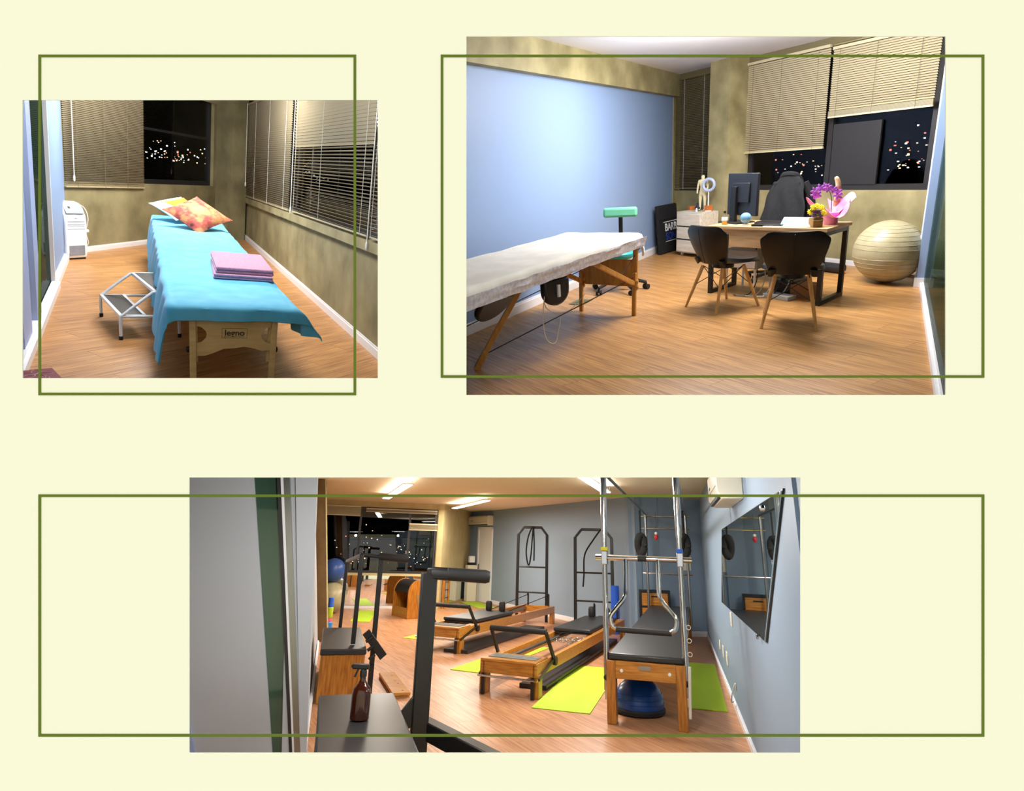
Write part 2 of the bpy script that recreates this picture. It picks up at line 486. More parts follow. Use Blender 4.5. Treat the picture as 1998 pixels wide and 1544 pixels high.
def clip(me, mtx, room):
    inv = mtx.inverted(); nrm = inv.to_3x3()
    bm = bmesh.new(); bm.from_mesh(me)
    for co, no in clip_planes(room):
        g = bm.verts[:] + bm.edges[:] + bm.faces[:]
        bmesh.ops.bisect_plane(bm, geom=g, dist=1e-5, plane_co=inv @ co, plane_no=(nrm @ no).normalized(), clear_outer=True, clear_inner=False)
    bm.to_mesh(me); bm.free()
def struct(mb, name, mats, room, mtx=None, smooth=0, label=None, parent=None):
    """a piece of the setting, cut where the display wall's enclosure ends"""
    mtx = ROOM[room] @ mtx if mtx is not None else ROOM[room].copy()
    me = mb.mesh(name, mats, smooth)
    clip(me, mtx, room)
    o = bpy.data.objects.new(name, me); COL.objects.link(o)
    if parent is not None:
        o.parent = parent; o.matrix_world = mtx
    else:
        o.matrix_world = mtx; o['kind'] = 'structure'
    if label: o['label'] = label
    return o
def wf(x, y, ang): return TR(x, y, 0) @ RZ(ang)

def inside(room, p, planes):
    return all((p - co).dot(no) < 0 for co, no in planes)
def plank_floor(room, poly, ang, wdt, lng, matname, zone):
    """floor with separate boards; zone = plan box in which boards are laid"""
    fl = MB(); fl.plan(poly, -0.10, -0.012)
    base = struct(fl, 'floor', 'subfloor', room, label='wood laminate floor')
    src = MB().bx(0, lng - 0.002, 0, wdt - 0.002, -0.012, 0.0).mesh('plank', matname, 0)
    planes = clip_planes(room)
    a = math.radians(ang); u = Vector((math.cos(a), math.sin(a), 0)); n = Vector((-u.y, u.x, 0))
    x0, x1, y0, y1 = zone
    cs = [Vector((x, y, 0)) for x in (x0, x1) for y in (y0, y1)]
    us = [c.dot(u) for c in cs]; ns = [c.dot(n) for c in cs]
    rows = range(int(min(ns) / wdt) - 1, int(max(ns) / wdt) + 2)
    def inpoly(p):
        c = False
        for i in range(len(poly)):
            a_, b_ = poly[i], poly[i - 1]
            if (a_[1] > p.y) != (b_[1] > p.y) and p.x < (b_[0] - a_[0]) * (p.y - a_[1]) / (b_[1] - a_[1]) + a_[0]: c = not c
        return c
    k = 0
    for r in rows:
        off = (r * 0.37 % 1.0) * lng
        for q in range(int(min(us) / lng) - 2, int(max(us) / lng) + 2):
            p = u * (q * lng + off) + n * (r * wdt)
            mid = p + u * lng / 2 + n * wdt / 2
            if not (x0 <= mid.x <= x1 and y0 <= mid.y <= y1): continue
            ends = [p, p + u * lng, p + n * wdt, p + u * lng + n * wdt]
            if not any(inpoly(e) for e in ends) and not inpoly(mid): continue
            ins = [inside(room, ROOM[room] @ e, planes) for e in ends]
            if not any(ins): continue
            me = src
            if not all(ins):
                me = src.copy(); clip(me, ROOM[room] @ TR(p.x, p.y) @ RZ(ang), room)
                if len(me.polygons) == 0: continue
            o = bpy.data.objects.new('plank', me); COL.objects.link(o)
            o.parent = base
            o.matrix_world = ROOM[room] @ TR(p.x, p.y) @ RZ(ang)
            k += 1
    return base

# ---------------------------------------------------------------- windows and blinds
WN = [0]
def window(room, mtx, x0, x1, z0, z1, bars, matf='frame_black', glass='night_glass', y=-0.09, fw=0.05, label=None, transoms=()):
    """black metal window in a wall frame: frame, mullions at bars, one pane per bay"""
    WN[0] += 1
    root = bpy.data.objects.new('window_%d' % WN[0], None); COL.objects.link(root)
    root.matrix_world = ROOM[room] @ mtx
    root['kind'] = 'structure'
    if label: root['label'] = label
    f = MB()
    f.bx(x0, x1, y - 0.03, y + 0.03, z0, z0 + fw); f.bx(x0, x1, y - 0.03, y + 0.03, z1 - fw, z1)
    f.bx(x0, x0 + fw, y - 0.03, y + 0.03, z0 + fw, z1 - fw); f.bx(x1 - fw, x1, y - 0.03, y + 0.03, z0 + fw, z1 - fw)
    f.build('window_frame', matf, root, smooth=0)
    for b in bars: MB().bx(b - fw / 2, b + fw / 2, y - 0.025, y + 0.025, z0 + fw, z1 - fw).build('mullion', matf, root, smooth=0)
    for b0, b1, z in transoms: MB().bx(b0, b1, y - 0.02, y + 0.02, z - 0.02, z + 0.02).build('transom', matf, root, smooth=0)
    ed = [x0 + fw] + list(bars) + [x1 - fw]
    for a, b in zip(ed[:-1], ed[1:]):
        MB().bx(a, b, y - 0.003, y + 0.003, z0 + fw, z1 - fw).build('pane', glass, root, smooth=0)
    return root
def city_lights(room, mtx, x0, x1, z0, z1, y, n, size, seed, label):
    rnd = random.Random(seed); m = MB()
    for i in range(n):
        x = rnd.uniform(x0, x1); z = z0 + (z1 - z0) * min(abs(rnd.gauss(0, 0.42)), 1.0)
        m.cur = rnd.choice((0, 0, 0, 1, 1, 2))
        s = size * rnd.uniform(0.35, 1.0); h = s * rnd.choice((0.5, 0.7, 1.0))
        yy = y - rnd.uniform(0, 0.5)
        m.bx(x, x + s, yy - 0.01, yy, z, z + h)
    o = m.build('city_lights', ['light_warm', 'light_white', 'light_red'], smooth=0)
    o.matrix_world = ROOM[room] @ mtx
    o['kind'] = 'stuff'; tag(o, label, 'lights')
def blind(room, mtx, x0, x1, z0, z1, pitch, label, matn='blind', tilt=48, y=0.05, ladders=(0.06, 0.5, 0.94), split=None, wand=None, stack=0.0, single_slats=True, head=True, group=None, split_tilt=25, matn2=None, cordmat='cord_white'):
    """venetian blind: head rail, slats, bottom rail, ladder cords, wand"""
    root = bpy.data.objects.new('venetian_blind', None); COL.objects.link(root)
    root.matrix_world = ROOM[room] @ mtx @ TR((x0 + x1) / 2, y, z0)
    tag(root, label, 'blind', group or 'venetian blinds')
    hw = (x1 - x0) / 2; H = z1 - z0
    if head: MB().bx(-hw, hw, -0.02, 0.025, H - 0.035, H).build('head_rail', matn, root, smooth=0)
    MB().bx(-hw, hw, -0.013, 0.013, 0.0, 0.018).build('bottom_rail', matn, root, smooth=0)
    d = pitch * 0.48
    def slat_mesh(t, mn):
        a = math.radians(t); c, s_ = math.cos(a), math.sin(a); m = MB()
        pr = [(-d, 0.0), (0, 0.0022), (d, 0.0)]
        P = [(p[0] * c - p[1] * s_, p[0] * s_ + p[1] * c) for p in pr]
        ring = [(x, yy, zz) for x in (-hw, hw) for yy, zz in P]
        ring += [(x, yy + 0.0008 * s_, zz - 0.0008 * c) for x in (-hw, hw) for yy, zz in P]
        m._add(ring, [(0, 1, 4, 3), (1, 2, 5, 4), (6, 9, 10, 7), (7, 10, 11, 8), (0, 3, 9, 6), (2, 8, 11, 5), (0, 6, 7, 1), (1, 7, 8, 2), (3, 4, 10, 9), (4, 5, 11, 10)])
        return m
    zs = []
    z = 0.03 + stack
    while z < H - 0.04: zs.append(z); z += pitch
    if single_slats:
        me1 = slat_mesh(tilt, matn).mesh('slat', matn, 0.8)
        me2 = slat_mesh(split_tilt, matn2 or matn).mesh('slat', matn2 or matn, 0.8) if split else None
        for z in zs:
            o = bpy.data.objects.new('slat', me2 if (split and z < split - z0) else me1); COL.objects.link(o)
            o.parent = root; o.location = (0, 0, z)
    else:
        m = MB(); src = slat_mesh(tilt, matn)
        for z in zs: m._add([v + Vector((0, 0, z)) for v in src.v], src.f)
        o = m.build('slats', matn, root, smooth=0.8); o['kind'] = 'stuff'
    if stack:
        m = MB()
        for i in range(int(stack / 0.006)): m.bx(-hw, hw, -d, d, 0.02 + i * 0.006, 0.0225 + i * 0.006)
        m.build('slat_stack', matn, root, smooth=0)
    for l in ladders:
        xx = -hw + 2 * hw * l
        MB().cyl((xx, 0.016, 0.0), (xx, 0.016, H), 0.0022, n=5).build('ladder_cord', cordmat, root)
    if wand is not None:
        xx = -hw + 2 * hw * wand[0]
        MB().cyl((xx, 0.035, H), (xx, 0.035, wand[1]), 0.006, n=6).build('tilt_wand', 'cord_white', root)
        MB().lathe([(0.006, 0), (0.014, 0.02), (0.012, 0.07), (0.006, 0.085)], (xx, 0.035, wand[1] - 0.06), 8).build('cord_tassel', 'white', root)
    return root

# ================================================================ ROOM 1 shell
poly1 = [(-6.25, 7.7), (-6.45, 12.9), (-5.9, 12.5), (2.5, 0.4), (-0.7, -0.4)]
plank_floor(1, poly1, 68, 0.19, 1.5, 'plank1', (-6.4, -0.5, 2.6, 13))
FB1 = wf(-6.282, 12.699, -88.6)       # back wall, x from the far corner towards the air cooler
FR1 = wf(-2.578, 7.33, 124.6)         # right wall
FL1 = wf(-6.162, 7.788, -55.4)        # left wall, x towards the viewer
m = MB(); m.bx(0, 4.95, -0.15, 0, 0, 0.95); m.bx(0, 4.95, -0.15, 0, 2.62, 2.85); m.bx(0, 1.07, -0.15, 0, 0.95, 2.62); m.bx(4.9, 4.95, -0.15, 0, 0.95, 2.62)
struct(m, 'wall_back', 'concrete', 1, FB1, label='raw olive concrete wall under the window behind the massage table')
m = MB(); m.prism([(-8, 0), (6.7, 0), (6.7, 0.80), (-8, 1.276)], -0.15, 0); m.prism([(-8, 2.72), (6.7, 2.62), (6.7, 2.85), (-8, 2.85)], -0.15, 0); m.bx(5.75, 6.7, -0.15, 0, 0.7, 2.8)
struct(m, 'wall_right', 'concrete', 1, FR1, label='raw concrete wall with the long sloping sill')
SL = RY(1.855)                        # the sill and window run slightly out of level
m = MB(); m.bx(-8, 5.85, 0.0, 0.05, -0.10, 0.0)
struct(m, 'trim_sill', 'concrete', 1, FR1 @ TR(0, 0, 1.005) @ SL, label='concrete window sill')
m = MB(); m.bx(-0.1, 2.10, -0.12, 0, 0, 2.85); m.bx(2.10, 9, -0.12, -0.03, 0, 2.85)
struct(m, 'wall_left', 'blue_wall', 1, FL1, label='blue painted wall beside the air cooler')
m = MB(); m.plan(poly1, 2.85, 2.95); struct(m, 'ceiling', 'ceiling_white', 1)
m = MB(); m.plan([(-6.27, 11.72), (-5.80, 11.42), (-5.66, 11.74), (-5.95, 12.2), (-6.3, 12.6)], 0, 2.85)
struct(m, 'column', 'concrete', 1, label='concrete corner column')
def skirting(name, room, mtx, x0, x1, h=0.09, d=0.018, y=0.0):
    m = MB(); m.bx(x0, x1, y, y + d, 0, h * 0.8); m.bx(x0, x1, y, y + d * 0.6, h * 0.8, h)
    return struct(m, name, 'white_trim', room, mtx, label='white baseboard')
skirting('baseboard_back', 1, FB1, 0.3, 4.9, 0.075)
skirting('baseboard_right', 1, FR1, -8, 6.4, 0.10)
skirting('baseboard_left', 1, FL1, 0, 0.45, 0.085)
skirting('baseboard_left', 1, FL1, 0.45, 2.1, 0.085, 0.05)
skirting('baseboard_left', 1, FL1, 2.1, 9, 0.085, 0.07)
# left wall: dark green glass door, lilac jambs, mirror
m = MB(); m.bx(2.10, 2.15, -0.03, 0.03, 0.08, 2.8); struct(m, 'trim_1', 'white_trim', 1, FL1, label='white door edge trim')
m = MB(); m.bx(2.15, 3.50, -0.02, -0.005, 0.08, 2.8); struct(m, 'door_1', 'green_glass', 1, FL1, label='dark green glass door panel')
m = MB(); m.bx(3.50, 3.78, -0.03, 0.03, 0.08, 2.8); struct(m, 'trim_2', 'lilac', 1, FL1, label='lilac door jamb')
m = MB(); m.bx(3.78, 4.15, -0.02, 0.0, 0.08, 2.8); struct(m, 'mirror_panel', 'mirror', 1, FL1, label='narrow wall mirror strip')
m = MB(); m.bx(4.13, 4.15, -0.01, 0.02, 0.08, 2.8); struct(m, 'trim_3', 'frame_black', 1, FL1)
m = MB(); m.bx(4.15, 4.6, -0.03, 0.03, 0.08, 2.8); struct(m, 'trim_4', 'lilac', 1, FL1, label='lilac wall panel')
# windows
window(1, FB1, 1.07, 4.9, 0.95, 2.62, (3.22,), fw=0.07, transoms=((1.1, 3.2, 1.80),), label='black framed night window at the head of the massage table')
city_lights(1, FB1, -1.2, 1.0, 1.24, 1.62, -1.2, 70, 0.042, 3, 'scattered city lights outside the dark window beside the beige blind')
window(1, FR1 @ TR(0, 0, 1.005) @ SL, -2.45, 5.75, 0.0, 1.75, (1.55, -1.8), fw=0.09, y=-0.07, label='black framed window behind the right wall blinds')
blind(1, FB1, 3.27, 4.93, 0.89, 2.58, 0.0235, 'closed beige venetian blind above the air cooler', y=0.03, ladders=(0.25, 0.55, 0.87), wand=(0.93, 0.14), cordmat='blind_dark')
m = MB(); m.bx(1.0, 3.3, 0.0, 0.05, 2.44, 2.52)
struct(m, 'trim_5', 'blind', 1, FB1, label='beige blind head rail over the dark window')
FS = FR1 @ TR(0, 0, 1.005) @ SL
blind(1, FS, 1.72, 5.55, 0.02, 1.72, 0.030, 'closed taupe venetian blind nearest the concrete corner column', y=0.03, ladders=(0.08, 0.40, 0.72), tilt=48, wand=(0.93, 0.25))
blind(1, FS, -1.75, 1.52, 0.03, 1.72, 0.0375, 'venetian blind with open lower slats above the sill beside the blue sheet', y=0.03, ladders=(0.06, 0.55, 0.95), tilt=48, split=0.92, split_tilt=14, wand=(0.97, 0.04), matn='blind', matn2='blind')
blind(1, FS, -2.4, -1.85, 0.03, 1.72, 0.0375, 'last venetian blind at the right edge of the massage room', y=0.03, ladders=(0.06, 0.5, 0.94), tilt=48, split=0.92, split_tilt=14, wand=(0.99, -0.06), matn='blind', matn2='blind')

# ================================================================ ROOM 2 shell
poly2 = [(3.0, 11.15), (5.15, 6.95), (0.6, -0.1), (-3.0, 1.4)]
plank_floor(2, poly2, -58, 0.19, 1.5, 'plank2', (-2, 5.1, 2.6, 11))
FL2 = wf(3.119, 10.882, 235.5)        # long blue wall, x towards the viewer
FB2 = wf(4.99, 6.959, 115.5)          # window wall, x from the ball's corner to the blue wall
FD2 = wf(4.62, 6.39, 237.0)           # glass wall at the right, x towards the viewer, y outwards
m = MB(); m.bx(-0.05, 9.5, -0.15, 0, 0, 2.95); struct(m, 'wall_left', 'blue_wall', 2, FL2, label='long cornflower blue painted wall')
m = MB(); m.bx(-0.1, 9.5, 0.0, 0.10, 2.50, 2.95); struct(m, 'trim_beam', 'concrete2', 2, FL2, label='raw concrete beam along the top of the blue wall')
m = MB(); m.bx(-0.02, 0.12, -0.02, 0.015, 0, 2.5); struct(m, 'trim_corner', 'concrete2', 2, FL2)
m = MB(); m.bx(-0.6, 4.4, -0.15, 0, 0, 0.97); m.bx(-0.6, 4.4, -0.15, 0, 2.74, 2.95); m.bx(-0.6, 0.06, -0.15, 0, 0.97, 2.74); m.bx(2.77, 3.05, -0.15, 0, 0.97, 2.74); m.bx(4.28, 4.4, -0.15, 0, 0.97, 2.74)
struct(m, 'wall_back', 'concrete2', 2, FB2, label='raw olive concrete wall under the night windows')
m = MB(); m.bx(2.75, 3.14, 0.0, 0.40, 0, 2.9); struct(m, 'column', 'concrete2', 2, FB2, label='square raw concrete column by the computer')
m = MB(); m.plan(poly2, 2.84, 2.95); struct(m, 'ceiling', 'ceiling_white', 2)
m = MB(); m.bx(2.70, 3.18, -0.0, 0.012, 2.77, 2.84); m.bx(-0.6, 4.4, -0.01, 0.03, 2.76, 2.84); struct(m, 'trim_cornice', 'blind_dark', 2, FB2)
skirting('baseboard_left', 2, FL2, 0, 9.5, 0.115, 0.02)
skirting('baseboard_back', 2, FB2, -0.6, 2.75, 0.07)
window(2, FB2, 0.08, 2.77, 0.97, 2.74, (1.42,), matf='frame_dark', fw=0.07, label='dark framed night windows behind the desk')
m = MB(); m.bx(0.72, 1.36, -0.075, -0.045, 1.04, 1.80); struct(m, 'window_sash', 'frame_dark', 2, FB2, label='grey sliding window sash')
window(2, FB2, 3.05, 4.28, 0.97, 2.74, (), matf='frame_dark', label='window behind the blind in the corner')
city_lights(2, FB2, 0.78, 1.42, 1.14, 1.78, -1.3, 50, 0.03, 11, 'cluster of city lights outside the window above the exercise ball')
city_lights(2, FB2, 2.0, 3.5, 1.08, 1.5, -1.3, 35, 0.026, 12, 'red and white city lights outside the window behind the office chair')
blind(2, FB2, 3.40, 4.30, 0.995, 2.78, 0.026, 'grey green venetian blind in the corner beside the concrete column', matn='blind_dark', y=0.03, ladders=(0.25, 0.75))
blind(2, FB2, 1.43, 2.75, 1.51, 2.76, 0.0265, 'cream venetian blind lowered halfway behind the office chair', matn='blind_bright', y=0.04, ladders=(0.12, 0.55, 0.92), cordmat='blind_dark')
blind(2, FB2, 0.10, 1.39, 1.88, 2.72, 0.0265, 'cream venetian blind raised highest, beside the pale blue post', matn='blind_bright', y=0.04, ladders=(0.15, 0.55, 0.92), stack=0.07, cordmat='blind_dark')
# glass wall at the right
m = MB(); m.bx(-0.03, 0.12, -0.07, 0.05, 0.04, 2.84); struct(m, 'trim_post', 'pale_blue_frame', 2, FD2, label='pale blue post of the glass wall')
m = MB(); m.bx(0.02, 0.035, -0.08, -0.07, 0.04, 2.84); struct(m, 'trim_post_edge', 'white_trim', 2, FD2)
m = MB(); m.bx(-0.05, 0.14, -0.09, 0.06, 0.0, 0.10); struct(m, 'trim_post_foot', 'white_trim', 2, FD2)
m = MB(); m.bx(0.05, 7.5, 0.0, 0.012, 0.05, 2.84); struct(m, 'window_glass_wall', 'green_glass2', 2, FD2, label='dark green glass wall at the right edge')
m = MB(); m.bx(0.05, 7.5, -0.035, 0.012, 0.0, 0.05); m.bx(0.05, 7.5, -0.012, 0.0, 0.05, 0.06); struct(m, 'baseboard_right', 'white_trim', 2, FD2, label='white track at the foot of the glass wall')

# ================================================================ ROOM 3 shell
poly3 = [(-3.65, 10.9), (-6.2, 16.1), (-1.2, 20.6), (2.6, 13.2), (4.25, 13.15), (0.6, 0.0), (-3.5, 2.0), (-2.0, 5.3)]
plank_floor(3, poly3, -62, 0.24, 2.0, 'plank3', (-5.2, 4.3, 3.0, 20.5))
FR3 = wf(4.113, 13.003, 74.83)        # right wall, x=0 at the far corner, negative towards the viewer
FN3 = wf(4.113, 13.003, 188.3)        # short back wall behind the trapeze table
FQ3 = wf(2.6, 12.78, 115.9)           # grey blue wall with the towers
FD3 = wf(-0.42, 19.0, 120.0)          # door wall
FP3 = wf(-1.2, 20.36, 260.8)          # plaster pier beside the windows
FW3 = wf(-1.90, 16.96, 193.5)          # window wall, x towards the left
FA3 = wf(-1.573, 5.432, 192.0)        # near left wall
FC3 = wf(-3.144, 10.985, -74.2)       # receding left wall
H3 = 2.70
m = MB(); m.bx(-11, 0.1, -0.15, 0, 0, H3); struct(m, 'wall_right', 'blue_wall3', 3, FR3, label='grey blue wall with the tilted mirror')
m = MB(); m.bx(-0.02, 3, -0.12, 0, 0, H3); struct(m, 'wall_right_return', 'blue_wall3', 3, FR3 @ TR(-10.45, 0) @ RZ(-88))
m = MB(); m.bx(-0.1, 1.6, -0.15, 0, 0, H3); struct(m, 'wall_back', 'blue_wall3', 3, FN3)
m = MB(); m.bx(0.55, 0.95, 0.0, 0.06, 0, H3); struct(m, 'column', 'blue_wall3', 3, FN3)
m = MB(); m.bx(-0.1, 6.92, -0.15, 0, 0, H3); struct(m, 'wall_centre', 'blue_wall3', 3, FQ3, label='grey blue wall behind the two ladder towers')
m = MB(); m.bx(0, 1.7, -0.15, 0, 0, H3); struct(m, 'wall_door', 'blue_wall3', 3, FD3)
m = MB(); m.bx(-0.1, 3.5, -0.15, 0, 0, H3); struct(m, 'wall_pier', 'plaster3', 3, FP3, label='beige plaster pier beside the far windows')
m = MB(); m.bx(-0.1, 3.75, -0.15, 0, 0, 0.86); m.bx(-0.1, 3.75, -0.15, 0, 2.55, H3); m.bx(-0.1, 0.03, -0.15, 0, 0.86, 2.55); m.bx(3.62, 3.75, -0.15, 0, 0.86, 2.55)
struct(m, 'wall_windows', 'plaster3', 3, FW3)
m = MB(); m.plan(poly3, H3, H3 + 0.1); struct(m, 'ceiling', 'ceiling3', 3)
m = MB(); LB = [(-1.573, 5.432), (-3.144, 10.985)]; LT = [(-1.90, 5.432), (-3.54, 10.985)]
m._add([(p[0], p[1], z) for z, L_ in ((0, LB), (H3, LT)) for p in L_] + [(p[0] - 0.15, p[1] - 0.04, z) for z, L_ in ((0, LB), (H3, LT)) for p in L_],
       [(0, 1, 3, 2), (4, 6, 7, 5), (0, 4, 5, 1), (2, 3, 7, 6), (0, 2, 6, 4), (1, 5, 7, 3)])
struct(m, 'wall_left', 'grey_wall3', 3, label='pale grey wall leaning away beside the box chairs')
m = MB(); m.prism([(0.0, 0), (0.235, 0), (0.235 + 0.595, H3), (0.30, H3)], -0.12, -0.0)   # pier right of the glass door
m = MB(); m.prism([(-0.03, 0), (0.02, 0), (0.42, H3), (0.2, H3)], -0.1, 0); struct(m, 'wall_pier', 'grey_wall3', 3, FA3)
m = MB(); m.prism([(0.09, 0), (0.232, 0), (0.82, H3), (0.56, H3)], -0.06, -0.03); struct(m, 'door_2', 'door_green', 3, FA3, label='dark green glass door at the left of the pilates room')
m = MB(); m.prism([(0.228, 0), (2.6, 0), (2.6, H3), (0.81, H3)], -0.12, 0); struct(m, 'wall_left', 'grey_wall3', 3, FA3, label='pale grey wall panel at the left edge')
m = MB(); m.prism([(0.78, 0), (2.6, 0), (2.6, 1.6), (1.22, 1.2)], 0.0, 0.03); struct(m, 'trim_6', 'lilac', 3, FA3)
m = MB(); m.prism([(0.072, 0), (0.098, 0), (0.60, H3), (0.55, H3)], -0.06, 0.01); struct(m, 'trim_7', 'frame_dark', 3, FA3, label='dark green door frame edge')
m = MB(); m.prism([(0.060, 0), (0.074, 0), (0.565, H3), (0.54, H3)], -0.06, 0.015); struct(m, 'trim_8', 'white_trim', 3, FA3)
m = MB(); m.prism([(0.015, 0), (0.062, 0), (0.548, H3), (0.485, H3)], -0.06, 0.01); struct(m, 'trim_9', 'steel', 3, FA3, label='grey metal door frame')
# brown pilaster at the end of the left wall
PIL = wf(-3.10, 10.95, 180)
m = MB(); m.prism([(-0.11, 0.0), (0.045, 0.0), (0.477, H3), (0.244, H3)], -0.10, 0.0); struct(m, 'column', 'pilaster_brown', 3, PIL, label='brown concrete pilaster')
m = MB(); m.prism([(-0.125, 0.1), (-0.11, 0.1), (0.244, H3), (0.225, H3)], -0.02, 0.005); struct(m, 'trim_10', 'plaster3', 3, PIL)
m = MB(); m.prism([(0.10, 0.0), (0.145, 0.0), (0.60, H3), (0.55, H3)], -0.2, 0.03); struct(m, 'trim_11', 'frame_dark', 3, PIL, label='dark metal frame edge')
m = MB(); m.prism([(0.05, 0.0), (0.10, 0.0), (0.55, H3), (0.48, H3)], -0.2, 0.02); struct(m, 'trim_12', 'steel', 3, PIL)
skirting('baseboard_right', 3, FR3, -11, 0, 0.07, 0.02)
skirting('baseboard_back', 3, FN3, 0, 1.55, 0.10)
skirting('baseboard_centre', 3, FQ3, 0, 6.9, 0.10)
skirting('baseboard_windows', 3, FW3, -0.05, 3.7, 0.06, 0.03)
skirting('baseboard_left', 3, FC3, 0.6, 5.75, 0.10, 0.03)
window(3, FW3, 0.03, 3.62, 0.86, 2.55, (0.78, 2.1), matf='frame_dark', glass='night_glass3', fw=0.06, label='three dark night windows at the far end of the pilates room')
city_lights(3, FW3, 0.0, 3.6, 1.0, 2.1, -1.0, 90, 0.03, 21, 'city lights outside the far windows of the pilates room')
m = MB(); m.bx(0.0, 2.9, 0.0, 0.012, 0.07, 0.80); struct(m, 'mirror_panel', 'mirror', 3, FP3, label='low mirror on the beige pier')
m = MB(); m.bx(0.03, 3.6, 0.0, 0.012, 0.07, 0.80)
o = struct(m, 'mirror_panel', 'mirror', 3, FW3, label='low mirror under the far windows')
blind(3, FW3, 2.12, 3.55, 2.30, 2.56, 0.02, 'raised cream blind over the left far window', y=0.03, ladders=(), single_slats=False, matn='blind_bright', group='raised blinds over the far windows')
blind(3, FW3, 0.05, 1.98, 2.42, 2.52, 0.02, 'thin rolled up blind over the middle far window', y=0.02, ladders=(), single_slats=False, group='raised blinds over the far windows')
blind(3, FW3, 0.03, 0.80, 1.98, 2.16, 0.02, 'yellowish folded blind low over the right far window', y=0.03, ladders=(), single_slats=False, matn='blind_bright', group='raised blinds over the far windows')
# white door and its frame
m = MB(); m.bx(0.02, 0.92, 0.0, 0.03, 0.0, 2.15); DOOR3 = struct(m, 'door_3', 'white', 3, FD3, label='white door beside the grey blue wall')
MB().bx(0.785, 0.815, 0.03, 0.06, 0.91, 1.09).build('door_pull', 'steel', DOOR3)
m = MB(); m.bx(0.0, 0.06, 0.0, 0.05, 0, 2.2); m.bx(0.86, 0.94, 0, 0.05, 0, 2.2); m.bx(0.0, 0.94, 0, 0.05, 2.13, 2.2); struct(m, 'trim_13', 'white', 3, FD3)
# ================================================================ ROOM 1 things
mat('blue_sheet', C(78, 178, 220), 0.8, col2=C(100, 194, 232), scale=6, bump=0.45, bscale=9, sheen=0.2)
mat('towel_pink', C(192, 134, 164), 0.95, col2=C(206, 150, 178), scale=60, bump=0.6, bscale=160, sheen=0.3)
mat('towel_mauve', C(190, 140, 172), 0.95, col2=C(204, 158, 188), scale=60, bump=0.6, bscale=160, sheen=0.3)
mat('teal_pillow', C(170, 214, 214), 0.85)
mat('orange', C(240, 140, 40), 0.85)
mat('cooler_white', C(236, 240, 246), 0.35)
mat('cooler_grey', C(150, 158, 164), 0.4)
mat('tank_grey', C(150, 152, 160), 0.25, col2=C(110, 114, 124), scale=3)
mat('wine', C(120, 18, 36), 0.5)
mat('leaf_pink', C(214, 170, 178), 0.6)
mat('print_dark', C(58, 48, 34), 0.7)

# paisley pillow: red field, golden medallion, dark vine blotches
def paisley():
    m = bpy.data.materials.new('paisley'); m.use_nodes = True
    N = m.node_tree.nodes; L = m.node_tree.links; b = N['Principled BSDF']; b.inputs['Roughness'].default_value = 0.8
    tc = N.new('ShaderNodeTexCoord')
    vo = N.new('ShaderNodeTexVoronoi'); vo.inputs['Scale'].default_value = 9; vo.feature = 'SMOOTH_F1'
    nz = N.new('ShaderNodeTexNoise'); nz.inputs['Scale'].default_value = 11; nz.inputs['Detail'].default_value = 8
    L.new(tc.outputs['Object'], vo.inputs['Vector']); L.new(tc.outputs['Object'], nz.inputs['Vector'])
    r1 = N.new('ShaderNodeValToRGB'); e = r1.color_ramp.elements
    e[0].position = 0.30; e[0].color = C(140, 40, 50); e[1].position = 0.62; e[1].color = C(196, 136, 84)
    x = r1.color_ramp.elements.new(0.46); x.color = C(172, 76, 62)
    L.new(nz.outputs['Fac'], r1.inputs[0])
    r2 = N.new('ShaderNodeValToRGB'); e = r2.color_ramp.elements
    e[0].position = 0.12; e[0].color = C(90, 16, 40); e[1].position = 0.20; e[1].color = (1, 1, 1, 1)
    L.new(vo.outputs['Distance'], r2.inputs[0])
    mx = N.new('ShaderNodeMix'); mx.data_type = 'RGBA'; mx.blend_type = 'MULTIPLY'; mx.inputs[0].default_value = 0.75
    L.new(r1.outputs[0], mx.inputs[6]); L.new(r2.outputs[0], mx.inputs[7])
    # medallion in the middle
    vm = N.new('ShaderNodeVectorMath'); vm.operation = 'LENGTH'
    L.new(tc.outputs['Object'], vm.inputs[0])
    r3 = N.new('ShaderNodeValToRGB'); e = r3.color_ramp.elements
    e[0].position = 0.10; e[0].color = (1, 1, 1, 1); e[1].position = 0.15; e[1].color = (0, 0, 0, 1)
    L.new(vm.outputs['Value'], r3.inputs[0])
    m2 = N.new('ShaderNodeMix'); m2.data_type = 'RGBA'
    L.new(r3.outputs[0], m2.inputs[0]); L.new(mx.outputs[2], m2.inputs[6]); m2.inputs[7].default_value = C(196, 156, 98)
    L.new(m2.outputs[2], b.inputs['Base Color'])
    MATS['paisley'] = m
paisley()

def cushion(mb, s, t, n=14, m=None):
    """square cushion, side 2*s, thickness 2*t, in the x,y plane with pinched corners"""
    def f(sign):
        def g(u, v):
            a, b = 2 * u - 1, 2 * v - 1
            e = max(0.0, (1 - a * a)) ** 0.45 * max(0.0, (1 - b * b)) ** 0.45
            k = 1 - 0.10 * (1 - abs(a)) * abs(b) ** 3 if False else 1
            px = a * s * (1 - 0.09 * (1 - b * b)); py = b * s * (1 - 0.09 * (1 - a * a))
            p = Vector((px, py, sign * t * e))
            return m @ p if m is not None else p
        return g
    mb.grid(f(1), n, n); mb.grid(f(-1), n, n)
    return mb

